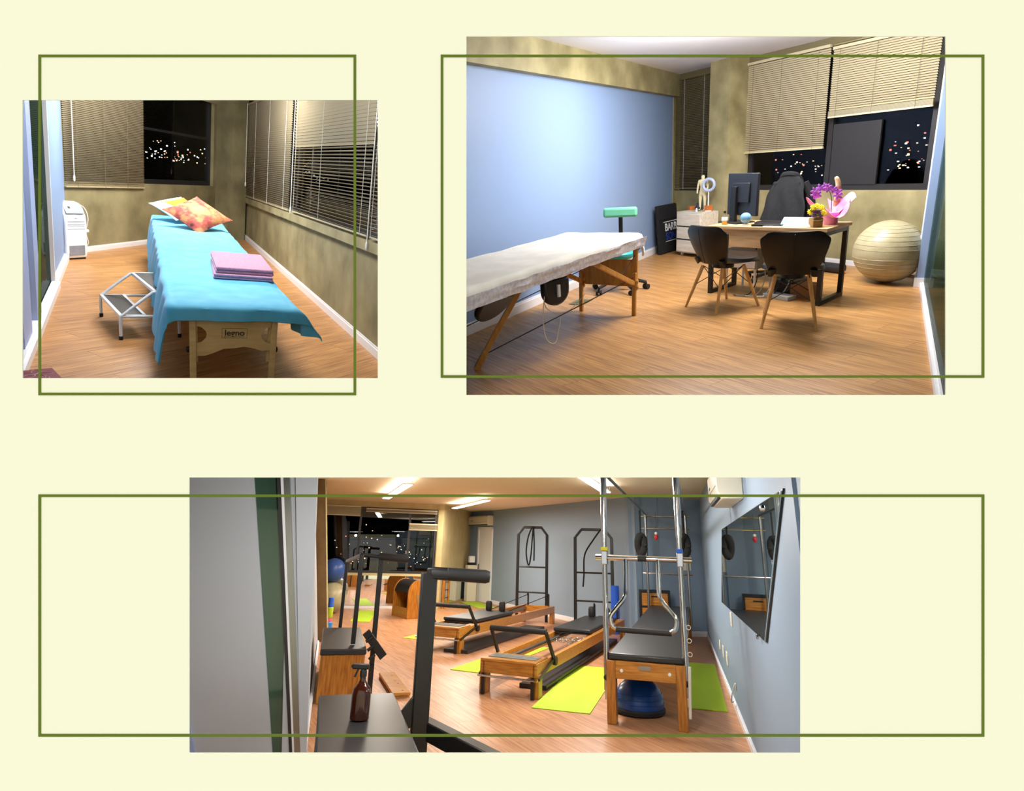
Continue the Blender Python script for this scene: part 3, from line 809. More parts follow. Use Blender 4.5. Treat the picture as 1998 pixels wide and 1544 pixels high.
# --- massage table under the blue sheet: x across, y from foot to head
BL, BW, BZ = 5.3, 0.80, 0.62
BED = (-2.04, 4.13)
bed = thing('massage_table', 'portable massage table with maple end panel, under the blue sheet', 'massage table', 1, BED[0], BED[1], 0, 33.6)
for sx in (-1, 1):
    m = MB()
    m.bar((sx * 0.262, -0.015, 0.0), (sx * 0.275, 0, 0.57), 0.042, 0.03)
    m.build('leg', 'maple', bed, bevel=0.004)
    m = MB(); m.bar((sx * 0.252, 0.045, 0.20), (sx * 0.262, 0.045, 0.57), 0.042, 0.03); m.build('leg_brace', 'maple', bed, bevel=0.004)
    m = MB(); m.lathe([(0.004, 0), (0.022, 0.004), (0.022, 0.02), (0.008, 0.026)], (0, 0, 0), 10, TR(sx * 0.285, 0.03, 0.30) @ RY(90 * sx)); m.build('leg_knob', 'black_plastic', bed)
    m = MB(); m.bar((sx * 0.27, BL - 0.15, 0.0), (sx * 0.275, BL - 0.15, 0.57), 0.042, 0.03); m.build('leg', 'maple', bed, bevel=0.004)
top = MB().bx(-0.36, 0.36, 0.0, BL, 0.56, 0.612).build('table_top', 'maple', bed, bevel=0.02)
pts = [(-0.25, 0.262), (-0.19, 0.262), (-0.13, 0.285), (-0.07, 0.315), (0.0, 0.318), (0.07, 0.33), (0.13, 0.318), (0.19, 0.298), (0.25, 0.305)]
tp = [(0.25, 0.545), (0.20, 0.545), (0.13, 0.525), (0.06, 0.515), (-0.02, 0.53), (-0.08, 0.518), (-0.15, 0.525), (-0.20, 0.535), (-0.25, 0.535)]
right_bite = [(0.25, 0.355), (0.215, 0.365), (0.188, 0.395), (0.182, 0.42), (0.188, 0.445), (0.215, 0.475), (0.25, 0.485)]
left_bite = [(-0.25, 0.485), (-0.215, 0.475), (-0.188, 0.445), (-0.182, 0.42), (-0.188, 0.395), (-0.215, 0.365), (-0.25, 0.355)]
panel = MB().prism(pts + right_bite + tp + left_bite, -0.006, 0.006).build('end_panel', 'maple', bed, at=TR(0, 0.0, 0))
lettering('legno', 0.062, 'print_dark', panel, TR(0.0, -0.0075, 0.435) @ RX(90), extrude=0.0006, bold=0.0012)
m = MB()
for x0, x1, z0, z1 in ((-0.085, 0.085, 0.468, 0.470), (-0.085, 0.085, 0.396, 0.398), (-0.085, -0.083, 0.398, 0.468), (0.083, 0.085, 0.398, 0.468)): m.bx(x0, x1, -0.0075, -0.0062, z0, z1)
for i in range(14): m.bx(-0.07 + i * 0.01, -0.063 + i * 0.01, -0.0075, -0.0062, 0.405, 0.409)
m.build('logo_border', 'print_dark', panel, smooth=0)

# --- blue sheet draped over it
def sheet():
    W, L = 0.80, BL + 0.05
    lh, rh, fh, hh = 0.46, 0.26, 0.14, 0.16      # overhang left, right, foot, head
    nu, nv = 64, 120
    su = [-lh + (W + lh + rh) * i / nu for i in range(nu + 1)]
    tv = [-fh + (L + fh + hh) * j / nv for j in range(nv + 1)]
    rnd = random.Random(5)
    def P(u, v):
        s = su[round(u * nu)]; t = tv[round(v * nv)]
        dx = -s if s < 0 else (s - W if s > W else 0.0)
        dy = -t if t < 0 else (t - L if t > L else 0.0)
        sx = -1 if s < 0 else 1; sy = -1 if t < 0 else 1
        x = min(max(s, 0), W) - W / 2; y = min(max(t, 0), L) - 0.03
        nzv = noise.noise(Vector((s * 3.1, t * 2.2, 1.7)))
        if dx > 0: dx *= 1.0 + 0.16 * noise.noise(Vector((0.3, t * 1.3, 4.0))) 
        drop = math.hypot(dx, dy * 1.12) if dx > 0 and dy > 0 else dx + dy
        z = 0.655 + 0.005 * noise.noise(Vector((s * 6, t * 2.0, 0)))
        if drop > 0:
            r = 0.035
            k = min(drop / r, 1.57)
            z -= r * (1 - math.cos(k)) + max(0.0, drop - r * 1.57)
            out = r * math.sin(k)
            fold = 0.022 * min(1, drop / 0.2) * math.sin(t * 14 + 2.2 * math.sin(t * 3.1)) if dx > dy else 0.016 * min(1, drop / 0.15) * math.sin(s * 17 + 1)
            flare = 0.10 * drop + fold
            if dx > 0: x += sx * (out + flare) * (1 if dy == 0 else dx / max(drop, 1e-6) + 0.25)
            if dy > 0: y += sy * (out + flare * 0.6) * (1 if dx == 0 else dy / max(drop, 1e-6) + 0.1)
            if dx > 0 and dy > 0 and s > W: x += 0.16 * min(1, drop / 0.25)
        else:
            edge = min(s, W - s, t, L - t)
            z -= 0.014 * max(0, 1 - edge / 0.05) ** 2
        return (x, y, z)
    m = MB(); m.grid(P, nu, nv)
    o = m.build('bed_sheet', 'blue_sheet', smooth=1.2)
    md = o.modifiers.new('solid', 'SOLIDIFY'); md.thickness = 0.004; md.offset = -1
    sb = o.modifiers.new('sub', 'SUBSURF'); sb.levels = 1; sb.render_levels = 1
    return o
o = sheet(); place(o, 1, BED[0], BED[1], 0, 33.6)
tag(o, 'light blue disposable sheet draped over the massage table', 'sheet')

def bed_pt(x, y):
    a = math.radians(33.6)
    return BED[0] + x * math.cos(a) - y * math.sin(a), BED[1] + x * math.sin(a) + y * math.cos(a)
# towels
def towel(m, w, l, z0, h, n):
    """folded towel: n layers with a rounded fold on the near edge"""
    for i in range(n):
        a = z0 + h * i / n; b = z0 + h * (i + 1) / n - 0.0015
        r = (b - a) / 2
        prof = [(-l / 2 - r * math.sin(math.pi * k / 6), a + r - r * math.cos(math.pi * k / 6)) for k in range(7)] + [(l / 2 - 0.01 * (i % 2), b), (l / 2 - 0.01 * (i % 2), a)]
        n_ = len(prof)
        vs = [Vector((x, p[0], p[1])) for x in (-w / 2 + 0.004 * (i % 3), w / 2 - 0.003 * ((i + 1) % 3)) for p in prof]
        fs = [tuple(range(n_)), tuple(range(2 * n_ - 1, n_ - 1, -1))] + [(k, k + n_, (k + 1) % n_ + n_, (k + 1) % n_) for k in range(n_)]
        m._add(vs, fs)
    return m
tx, ty = bed_pt(0.20, 1.30)
single(towel(MB(), 0.47, 0.86, 0, 0.042, 2), 'folded_towel', 'towel_mauve', 'lower mauve folded towel of the stack on the blue sheet', 'towel', 1, tx, ty, 0.660, 30, 'folded towels', bevel=0.008)
single(towel(MB(), 0.46, 0.84, 0, 0.055, 2), 'folded_towel', 'towel_pink', 'upper pink folded towel of the stack on the blue sheet', 'towel', 1, tx - 0.01, ty + 0.02, 0.703, 31.5, 'folded towels', bevel=0.010)
# pillows
tx, ty = bed_pt(0.06, 4.15)
o = single(cushion(MB(), 0.29, 0.085), 'throw_pillow', 'paisley', 'red and gold patterned throw pillow leaning at the head of the massage table', 'pillow', 1, tx, ty, 0.83, 0, 'pillows on the massage table',
           extra=RZ(40) @ RX(30) @ RZ(38))
tx, ty = bed_pt(-0.13, 4.72)
t = thing('throw_pillow', 'pale teal and orange pillow behind the patterned one', 'pillow', 1, tx, ty, 0.83, 0, 'pillows on the massage table', extra=RZ(38) @ RX(22) @ RZ(34))
cushion(MB(), 0.25, 0.07).build('pillow_body', 'teal_pillow', t)
cushion(MB(), 0.15, 0.02).build('orange_patch', 'orange', t, at=TR(0.03, -0.02, 0.062))

# --- air cooler
ac = thing('air_cooler', 'white portable air cooler with grey control panel against the concrete wall', 'air cooler', 1, -5.885, 7.585, 0, 76)
prof = [(-0.02, 0.02), (-0.03, 0.10), (-0.03, 0.46), (-0.015, 0.57), (0.03, 0.66), (0.09, 0.715), (0.17, 0.73), (0.25, 0.72), (0.27, 0.68), (0.27, 0.02)]
m = MB(); m.prism([(p[0], p[1]) for p in prof], -0.145, 0.145, RZ(90))
m.build('body', 'cooler_white', ac, bevel=0.015)
MB().bx(-0.14, 0.14, 0.0, 0.26, 0.0, 0.022).build('base', 'black_plastic', ac, bevel=0.004)
P0, P1 = Vector((0, -0.012, 0.585)), Vector((0, 0.068, 0.690))
ang = math.degrees(math.atan2(P1.z - P0.z, P1.y - P0.y))
pn = MB().bx(-0.118, 0.118, 0, (P1 - P0).length, 0.010, 0.018).build('control_panel', 'cooler_grey', ac, bevel=0.004, at=TR(*P0) @ RX(ang))
MB().bx(-0.06, -0.035, 0.075, 0.10, 0.018, 0.021).build('display', 'black_plastic', pn)
for i in range(5): MB().lathe([(0.009, 0), (0.008, 0.004)], (-0.085 + i * 0.042, 0.045, 0.018), 8).build('button', 'cooler_white', pn)
MB().bx(-0.02, 0.02, -0.0335, -0.0305, 0.535, 0.541).build('brand_mark', 'print_dark', ac)
for z in (0.455, 0.495): MB().bx(-0.115, 0.115, -0.034, -0.030, z, z + 0.005).build('groove', 'cooler_grey', ac)
for z in (0.40, 0.43): MB().bx(-0.115, 0.115, -0.033, -0.030, z, z + 0.003).build('groove', 'cooler_grey', ac)
MB().bx(-0.105, 0.105, -0.034, -0.028, 0.06, 0.185).build('water_tank', 'tank_grey', ac, bevel=0.006)
cp = smooth_path([(0.10, 0.06, 0.71), (0.165, 0.03, 0.66), (0.185, 0.0, 0.54), (0.175, 0.02, 0.40), (0.16, 0.04, 0.37), (0.17, 0.03, 0.33), (0.195, 0.02, 0.20), (0.16, 0.06, 0.12)], 5)
MB().tube(cp, 0.006, 6).build('power_cord', 'cord_white', ac)
MB().bx(0.15, 0.20, 0.005, 0.035, 0.35, 0.385).build('plug', 'white', ac, bevel=0.004)

# --- two-step stool: local x climbs towards the table, y along the tread
st = thing('step_stool', 'white tubular two-step stool with black treads beside the massage table', 'step stool', 1, -3.47, 5.24, 0, 46)
hw = 0.40
for i, s in enumerate((-1, 1)):
    y = s * hw
    MB().tube(smooth_path([(-0.24, y, 0.012), (-0.24, y, 0.19), (-0.205, y, 0.235), (-0.03, y, 0.39), (0.03, y, 0.42), (0.22, y, 0.42)], 5), 0.0125, 10).build('side_rail', 'white_metal', st)
    MB().cyl((-0.235, y, 0.205), (0.215, y, 0.20), 0.0125, n=10).build('lower_rail', 'white_metal', st)
    MB().cyl((0.215, y, 0.012), (0.20, y, 0.42), 0.0125, n=10).build('leg', 'white_metal', st)
    for x in (-0.24, 0.215): MB().lathe([(0.016, 0), (0.016, 0.03), (0.013, 0.034)], (x, y, 0), 10).build('rubber_foot', 'rubber', st)
for x0, x1, z in ((-0.235, -0.06, 0.205), (0.02, 0.215, 0.42)):
    fr = MB(); 
    for x in (x0, x1): fr.bx(x - 0.012, x + 0.012, -hw, hw, z - 0.012, z + 0.012)
    fr.bx(x0, x1, -hw, -hw + 0.024, z - 0.012, z + 0.012); fr.bx(x0, x1, hw - 0.024, hw, z - 0.012, z + 0.012)
    f = fr.build('tread_frame', 'white_metal', st)
    MB().bx(x0 + 0.012, x1 - 0.012, -hw + 0.024, hw - 0.024, z - 0.006, z + 0.013).build('tread', 'black_vinyl', f)

# --- wine red patterned box in the corner of the picture
rb = thing('patterned_box', 'wine red box with pale leaf line pattern at the bottom left corner', 'box', 1, -2.80, 3.375, 0, 52)
MB().bx(-0.20, 0.0, -0.30, 0.0, 0.0, 0.25).build('box_body', 'white', rb, bevel=0.004)
lid = MB().bx(-0.204, 0.004, -0.304, 0.004, 0.235, 0.256).build('box_lid', 'wine', rb, bevel=0.004)
for k in range(2):
    cx, cy = -0.10, -0.09 - 0.12 * k
    for j in range(5):
        a = j * 1.256 + k
        pth = smooth_path([(cx, cy, 0.2572), (cx + 0.05 * math.cos(a - 0.5), cy + 0.05 * math.sin(a - 0.5), 0.2572), (cx + 0.085 * math.cos(a), cy + 0.085 * math.sin(a), 0.2572), (cx + 0.05 * math.cos(a + 0.5), cy + 0.05 * math.sin(a + 0.5), 0.2572)], 4, closed=True)
        MB().tube(pth, 0.0016, 4, closed=True).build('leaf_line', 'leaf_pink', lid)
# ================================================================ ROOM 2 things
mat('quilt_white', C(232, 228, 216), 0.85, col2=C(244, 240, 230), scale=5, bump=0.25, bscale=25, sheen=0.2)
mat('film', C(196, 198, 214), 0.35, col2=C(232, 232, 238), scale=6, stretch=(1, 6, 6), bump=0.3, bscale=18)
mat('mint', C(112, 200, 160), 0.45)
mat('teal', C(40, 150, 152), 0.5)
mat('pearl', C(168, 158, 124), 0.34, col2=C(180, 170, 136), scale=10)
mat('ivory', C(226, 216, 176), 0.5)
mat('ring_blue', C(176, 190, 226), 0.4)
mat('terracotta', C(196, 110, 50), 0.6)
mat('navy', C(28, 34, 52), 0.6)
mat('letter_white', C(235, 235, 235), 0.6)
mat('letter_blue', C(28, 60, 150), 0.6)
mat('monitor_black', C(34, 37, 44), 0.42)
mat('screen_white', C(200, 205, 215), 0.3, emit=(0.8, 0.85, 0.95, 1), estr=1.6)
mat('screen_teal', C(20, 140, 130), 0.3, emit=(0.05, 0.5, 0.45, 1), estr=1.2)
mat('globe_blue', C(110, 160, 206), 0.35)
mat('honey', C(226, 160, 40), 0.2)
glass_mat('clear_glass', (0.92, 0.94, 0.92, 1), 0.06)
mat('paper', C(238, 244, 246), 0.7)
mat('paper_cyan', C(120, 226, 222), 0.7)
mat('orchid', C(150, 74, 176), 0.6, col2=C(186, 112, 204), scale=20)
mat('pink_wrap', C(240, 120, 190), 0.45, col2=C(250, 170, 214), scale=6)
mat('yellow_flower', C(244, 214, 20), 0.6)
mat('purple_flower', C(120, 50, 110), 0.6, col2=C(190, 140, 190), scale=30)
mat('leaf', C(70, 104, 44), 0.6)
mat('kraft', C(150, 116, 66), 0.7)
mat('bark', C(206, 186, 150), 0.8, col2=C(150, 96, 50), scale=8, stretch=(1, 1, 2), bump=0.5)
mat('box_grey', C(150, 148, 146), 0.5)
mat('green_bag', C(40, 130, 104), 0.5, col2=C(150, 214, 190), scale=14)
mat('brass', C(126, 116, 70), 0.4, metal=0.6)
mat('cable_grey', C(170, 170, 166), 0.6)
mat('carton', C(150, 104, 62), 0.8)
mat('print_grey', C(150, 160, 170), 0.7)

# --- massage table with white cover: x across, y away from the viewer, origin at the far end centre
RT = -36.0
ca, sa = math.cos(math.radians(RT)), math.sin(math.radians(RT))
T2 = (1.464 - 0.43 * ca, 6.156 - 0.43 * sa)
t2 = thing('massage_table', 'wooden folding massage table under a white quilted cover by the blue wall', 'massage table', 2, T2[0], T2[1], 0, RT)
MB().plan([(-0.41, 0), (0.41, 0), (0.41, -3.0), (0.0, -2.6), (-0.41, -2.2)], 0.70, 0.76).build('table_top', 'black_vinyl', t2, bevel=0.01)
for sx in (-0.22, 0.40):
    m = MB(); m.bar((sx, -0.22, 0.0), (sx, -0.20, 0.45), 0.040, 0.035); m.build('leg', 'table_wood', t2, bevel=0.004)
    m = MB(); m.bar((sx, -0.175, 0.26), (sx, -0.165, 0.72), 0.046, 0.035); m.build('leg_upper', 'table_wood', t2, bevel=0.004)
    for z in (0.30, 0.36): MB().lathe([(0.006, 0), (0.02, 0.006), (0.02, 0.018), (0.006, 0.024)], (0, 0, 0), 10, TR(sx + 0.02, -0.20, z) @ RY(90)).build('leg_knob', 'table_wood', t2)
    m = MB(); m.bar((sx, -0.19, 0.33), (sx, -1.10, 0.70), 0.03, 0.045); m.build('diagonal_brace', 'table_wood', t2, bevel=0.003)
MB().bx(-0.20, 0.38, -0.19, -0.165, 0.30, 0.58).build('end_panel', 'table_wood', t2, bevel=0.004)
# hinged near legs, slanting to the floor in front
for sx, fx in ((-0.30, -0.62), (0.26, -0.10)):
    m = MB(); m.bar((sx, -2.02, 0.70), (fx, -2.27, 0.01), 0.055, 0.045); m.build('slanted_leg', 'table_wood', t2, bevel=0.004)
    m = MB(); m.bar((fx * 0.8 + sx * 0.2, -2.22, 0.148), (fx, -2.27, 0.0), 0.065, 0.05); m.build('leg_foot', 'table_wood', t2, bevel=0.004)
MB().tube([(0.40, -0.20, 0.40), (-0.04, -2.24, 0.12)], 0.005, 5).build('tension_cable', 'black_plastic', t2)
MB().tube([(-0.22, -0.22, 0.45), (-0.52, -2.2, 0.2)], 0.005, 5).build('tension_cable', 'black_plastic', t2)
MB().tube([(0.40, -0.02, 0.70), (0.40, -0.50, 0.48)], 0.004, 5).build('tension_cable', 'black_plastic', t2)
MB().tube(smooth_path([(0.35, -1.82, 0.70), (0.32, -1.86, 0.40), (0.30, -1.80, 0.18), (0.30, -1.66, 0.10), (0.30, -1.58, 0.22), (0.30, -1.55, 0.30)], 6), 0.004, 5).build('loose_cord', 'ivory', t2)
MB().tube(smooth_path([(0.30, -1.75, 0.70), (0.25, -1.70, 0.42), (0.25, -1.35, 0.30), (0.28, -1.05, 0.40)], 6), 0.003, 5).build('loose_cord', 'cable_grey', t2)

def cover2():
    W, L = 0.86, 3.12
    sh = 0.12
    nu, nv = 40, 80
    def P(u, v):
        s = -sh + (W + 2 * sh) * u; t = (L - 0.85 * max(0.0, 1 - u * 1.05)) * v
        dx = -s if s < 0 else (s - W if s > W else 0.0)
        x = min(max(s, 0), W) - W / 2; y = -t
        z = 0.845 + 0.012 * noise.noise(Vector((s * 5, t * 2.5, 3)))
        # rounded far end
        e = max(0.0, 0.16 - t) / 0.16
        x *= 1 - 0.10 * e * e
        z -= 0.05 * e ** 3
        if dx > 0:
            z -= dx * 0.95 + 0.01 * noise.noise(Vector((0, t * 4, 1)))
            x += (1 if s > 0 else -1) * (0.02 * math.sin(min(1, dx / 0.05) * 1.57) + 0.012 * noise.noise(Vector((s, t * 6, 2))))
        return (x, y, z)
    m = MB(); m.grid(P, nu, nv)
    def E(u, v):
        p = Vector(P(u, 0)); return (p.x * (1 - 0.02 * v), 0.03 * math.sin(v * 3.1), p.z - v * 0.09)
    m.grid(E, nu, 4)
    return m
o = cover2().build('table_cover', 'quilt_white', smooth=1.2)
place(o, 2, T2[0], T2[1], 0, RT)
md = o.modifiers.new('solid', 'SOLIDIFY'); md.thickness = 0.02; md.offset = -1
tag(o, 'white quilted cover stretched over the wooden massage table', 'cover')
# clear film under the quilt along the near side
m = MB()
def film(u, v):
    t = 0.05 + 3.05 * u
    return (0.470 + 0.012 * noise.noise(Vector((t * 7, v * 3, 0))) - 0.02 * v, -t, 0.80 - 0.10 * v - 0.01 * noise.noise(Vector((t * 5, 0, 2))))
m.grid(film, 60, 6, thick=0.002)
fo = single(m, 'plastic_film', 'film', 'wrinkled clear film hanging below the white quilted cover', 'film', 2, T2[0], T2[1], 0, RT)
def half_moon(x, y, zc, r, thick, name, label, rz, tilt):
    t = thing(name, label, 'armrest', 2, *[T2[0] + x * ca - y * sa, T2[1] + x * sa + y * ca], zc, RT + rz, 'black pads under the table')
    pts = [(-r, 0.10), (-r, 0)] + [(r * math.cos(math.pi + a), r * 0.95 * math.sin(math.pi + a)) for a in [math.pi * k / 12 for k in range(1, 12)]] + [(r, 0), (r, 0.10)]
    MB().prism(pts, -thick / 2, thick / 2, RX(tilt)).build('pad', 'black_vinyl', t, bevel=0.02)
    return t
hm = half_moon(0.36, -1.72, 0.58, 0.135, 0.07, 'hanging_pad', 'black padded half-moon armrest hanging under the white cover', 70, 0)
MB().bx(-0.012, 0.012, -0.06, -0.04, -0.05, 0.05).build('tag_label', 'letter_white', hm)
half_moon(0.30, -2.50, 0.62, 0.16, 0.05, 'hanging_pad', 'second black pad tucked under the table near the left edge', 80, 40)

# --- green stool with back pad
s = thing('wheeled_stool', 'mint green wheeled stool with small back pad beside the blue wall', 'stool', 2, 1.47, 7.46, 0, -20)
MB().bx(-0.21, 0.21, -0.035, 0.035, 0.885, 1.005).build('back_pad', 'mint', s, bevel=0.03, seg=3)
MB().bar((0, 0.03, 0.50), (0, 0.03, 0.92), 0.05, 0.012).build('back_post', 'black_metal', s)
MB().lathe([(0.02, 0.40), (0.17, 0.41), (0.19, 0.44), (0.19, 0.47), (0.16, 0.50), (0.02, 0.505)], (0.0, -0.18, 0), 24).build('seat', 'teal', s)
MB().cyl((0, -0.18, 0.12), (0, -0.18, 0.42), 0.028).build('gas_column', 'black_plastic', s)
for k in range(5):
    a = k * 2 * math.pi / 5 + 0.3
    e = Vector((0.34 * math.cos(a), -0.18 + 0.34 * math.sin(a), 0.085))
    arm = MB().tube(smooth_path([(0, -0.18, 0.14), (0.16 * math.cos(a), -0.18 + 0.16 * math.sin(a), 0.135), tuple(e)], 4), [0.03, 0.03, 0.028, 0.028, 0.026, 0.024, 0.022, 0.02, 0.02], 8).build('base_arm', 'black_plastic', s)
    w = MB()
    for d in (-0.022, 0.022):
        ax = Vector((-math.sin(a + 0.7), math.cos(a + 0.7), 0))
        c = Vector((e.x, e.y, 0.033)) + ax * d
        w.cyl(c - ax * 0.012, c + ax * 0.012, 0.033, n=12)
    w.cyl((e.x, e.y, 0.03), (e.x, e.y, 0.085), 0.01, n=8)
    w.build('caster', 'rubber', s)

# --- black carry case leaning on the wall
bg = thing('carry_case', 'tall black carry case with white and blue lettering leaning on the blue wall', 'case', 2, 2.60, 9.80, 0, 47, extra=RX(-5))
MB().bx(0, 0.66, 0.0, 0.06, 0.0, 0.80).build('case_body', 'black_fabric', bg, bevel=0.02)
MB().bx(0.02, 0.64, -0.01, 0.0, 0.56, 0.79).build('case_flap', 'black_fabric', bg, bevel=0.008)
MB().bx(0.16, 0.64, -0.0035, -0.001, 0.515, 0.525).build('white_line', 'letter_white', bg)
MB().bx(0.20, 0.66, -0.0035, -0.001, 0.195, 0.205).build('white_line', 'letter_white', bg)
lettering('BARB', 0.17, 'letter_white', bg, TR(0.40, -0.004, 0.425) @ RX(90), bold=0.004)
lettering('SON', 0.17, 'letter_blue', bg, TR(0.39, -0.004, 0.275) @ RX(90), bold=0.004)

# --- three-drawer cabinet on casters
cb = thing('drawer_cabinet', 'pale wood three-drawer cabinet on casters next to the concrete column', 'cabinet', 2, 2.83, 9.72, 0, -64)
MB().bx(0, 0.56, 0, 0.34, 0.055, 0.70).build('cabinet_body', 'pale_wood', cb, bevel=0.004)
for i in range(3):
    z0 = 0.075 + i * 0.205
    d = MB().bx(0.025, 0.535, -0.018, 0.0, z0, z0 + 0.185).build('drawer', 'pale_wood', cb, bevel=0.003)
    if i: MB().bx(0.025, 0.535, -0.016, -0.001, z0 - 0.02, z0 - 0.001).build('finger_gap', 'black_plastic', cb)
for x in (0.08, 0.48):
    for y in (0.06, 0.28):
        w = MB(); w.cyl((x - 0.012, y, 0.024), (x + 0.012, y, 0.024), 0.024, n=12); w.bx(x - 0.016, x + 0.016, y - 0.012, y + 0.012, 0.03, 0.055); w.build('caster', 'white', cb)

# --- anatomical figure on the cabinet
def figure():
    me = bpy.data.meshes.new('anatomy_figure')
    J = {'pel': (0, 0, .285), 'wai': (0, 0, .345), 'che': (0, 0, .43), 'nek': (0, 0, .475), 'hea': (0, 0, .505), 'top': (0, 0, .545),
         'lsh': (-.062, 0, .45), 'lel': (-.085, .0, .365), 'lwr': (-.082, -.02, .295), 'lha': (-.078, -.03, .262),
         'rsh': (.062, 0, .45), 'rel': (.085, 0, .365), 'rwr': (.082, -.02, .295), 'rha': (.078, -.03, .262),
         'lhi': (-.035, 0, .265), 'lkn': (-.04, 0, .15), 'lan': (-.042, .0, .03), 'lto': (-.045, -.035, .015),
         'rhi': (.035, 0, .265), 'rkn': (.04, 0, .15), 'ran': (.042, .0, .03), 'rto': (.045, -.035, .015)}
    Rr = dict(pel=.045, wai=.040, che=.052, nek=.02, hea=.033, top=.026, lsh=.026, lel=.018, lwr=.013, lha=.014, rsh=.026, rel=.018, rwr=.013, rha=.014,
              lhi=.036, lkn=.024, lan=.014, lto=.012, rhi=.036, rkn=.024, ran=.014, rto=.012)
    K = list(J); ix = {k: i for i, k in enumerate(K)}
    E = [('pel', 'wai'), ('wai', 'che'), ('che', 'nek'), ('nek', 'hea'), ('hea', 'top'), ('che', 'lsh'), ('lsh', 'lel'), ('lel', 'lwr'), ('lwr', 'lha'), ('che', 'rsh'), ('rsh', 'rel'), ('rel', 'rwr'), ('rwr', 'rha'),
         ('pel', 'lhi'), ('lhi', 'lkn'), ('lkn', 'lan'), ('lan', 'lto'), ('pel', 'rhi'), ('rhi', 'rkn'), ('rkn', 'ran'), ('ran', 'rto')]
    me.from_pydata([J[k] for k in K], [(ix[a], ix[b]) for a, b in E], [])
    me.materials.append(MATS['ivory'])
    o = bpy.data.objects.new('anatomy_figure', me); COL.objects.link(o)
    md = o.modifiers.new('skin', 'SKIN'); md.use_smooth_shade = True
    for k in K:
        sv = me.skin_vertices[0].data[ix[k]]; sv.radius = (Rr[k], Rr[k] * (0.72 if k in ('che', 'wai', 'pel') else 1)); sv.use_root = (k == 'pel')
    sb = o.modifiers.new('sub', 'SUBSURF'); sb.levels = 1; sb.render_levels = 2
    return o
fg = figure(); place(fg, 2, 3.17, 9.50, 0.702, -50); tag(fg, 'small ivory anatomical figure standing on the drawer cabinet', 'figurine')
m = MB(); m.tube([(0.085 * math.cos(a), 0, 0.085 * math.sin(a)) for a in [2 * math.pi * k / 28 for k in range(28)]], 0.022, 8, closed=True)
rg = single(m, 'ring_lamp', 'ring_blue', 'pale blue ring lamp beside the anatomical figure', 'lamp', 2, 3.20, 9.32, 1.10, -40)
MB().cyl((0, 0, -0.40), (0, 0, -0.10), 0.009, n=8).build('lamp_stem', 'white', rg); MB().lathe([(0.05, -0.398), (0.05, -0.385), (0.01, -0.38)], (0, 0, 0), 14).build('lamp_foot', 'white', rg)
single(MB().box((0, 0, 0.03), (0.10, 0.08, 0.06)), 'wooden_block', 'terracotta', 'small orange wooden block at the back of the cabinet top', 'block', 2, 3.10, 9.82, 0.70, 10, 'orange blocks', bevel=0.004)
single(MB().box((0, 0, 0.045), (0.10, 0.08, 0.09)), 'wooden_block', 'terracotta', 'larger orange block at the foot of the figure', 'block', 2, 3.22, 9.36, 0.70, 20, 'orange blocks', bevel=0.004)
single(MB().lathe([(0.02, 0), (0.045, 0.02), (0.05, 0.05), (0.025, 0.085), (0.018, 0.11), (0.02, 0.12)], (0, 0, 0), 16), 'dark_vase', 'navy', 'small dark vase on the drawer cabinet', 'vase', 2, 3.12, 9.56, 0.70)
single(MB().lathe([(0.016, 0), (0.018, 0.03), (0.012, 0.05), (0.012, 0.055)], (0, 0, 0), 12), 'small_jar', 'white', 'tiny white jar in front of the dark vase', 'jar', 2, 3.06, 9.44, 0.70)

# --- desk: x from the right end to the left end, y towards the windows
DK = (3.16, 5.78); DA = 130.0
du = Vector((math.cos(math.radians(DA)), math.sin(math.radians(DA)))); dn = Vector((du.y, -du.x))
def dk(t, d): p = Vector(DK) + du * t + dn * d; return p.x, p.y
dsk = thing('desk', 'wooden office desk with black metal frame', 'desk', 2, DK[0], DK[1], 0, DA)
MB().bx(0, 1.30, -0.62, 0.0, 0.745, 0.78).build('desk_top', 'desk_wood', dsk, bevel=0.003)
MB().bx(0.06, 1.26, -0.045, -0.02, 0.555, 0.745).build('modesty_panel', 'desk_wood', dsk, bevel=0.003)
for x in (0.02, 1.24):
    f = MB(); f.bx(x, x + 0.045, -0.065, -0.02, 0, 0.745); f.bx(x, x + 0.045, -0.60, -0.555, 0, 0.745); f.bx(x, x + 0.045, -0.555, -0.065, 0.0, 0.045); f.bx(x, x + 0.045, -0.555, -0.065, 0.70, 0.745)
    f.build('leg_frame', 'black_metal', dsk, bevel=0.003)
# --- things on the desk
x, y = dk(1.08, 0.36)
mo = thing('monitor', 'black computer monitor seen from behind at the left end of the desk', 'monitor', 2, x, y, 0.782, 108)
MB().bx(-0.24, 0.24, -0.02, 0.02, 0.08, 0.54).build('screen_housing', 'monitor_black', mo, bevel=0.008)
sn = MB().bx(-0.225, 0.225, -0.024, -0.02, 0.10, 0.525).build('screen', 'screen_white', mo)
MB().bx(-0.225, 0.225, -0.027, -0.0245, 0.485, 0.525).build('screen_header', 'screen_teal', sn)
MB().bx(-0.14, 0.14, 0.02, 0.04, 0.22, 0.44).build('rear_bulge', 'monitor_black', mo, bevel=0.015)
MB().bx(0.04, 0.13, 0.035, 0.075, 0.0, 0.40).build('stand_neck', 'black_plastic', mo, bevel=0.006)
MB().bx(-0.10, 0.22, -0.10, 0.16, 0.0, 0.014).build('stand_base', 'black_plastic', mo, bevel=0.006)
x, y = dk(1.17, 0.14)
b = thing('honey_bottle', 'small glass bottle of honey with black cap on the desk corner', 'bottle', 2, x, y, 0.781, 0)
MB().lathe([(0.030, 0), (0.033, 0.01), (0.033, 0.075), (0.014, 0.10), (0.012, 0.125)], (0, 0, 0), 16).build('glass_body', 'clear_glass', b)
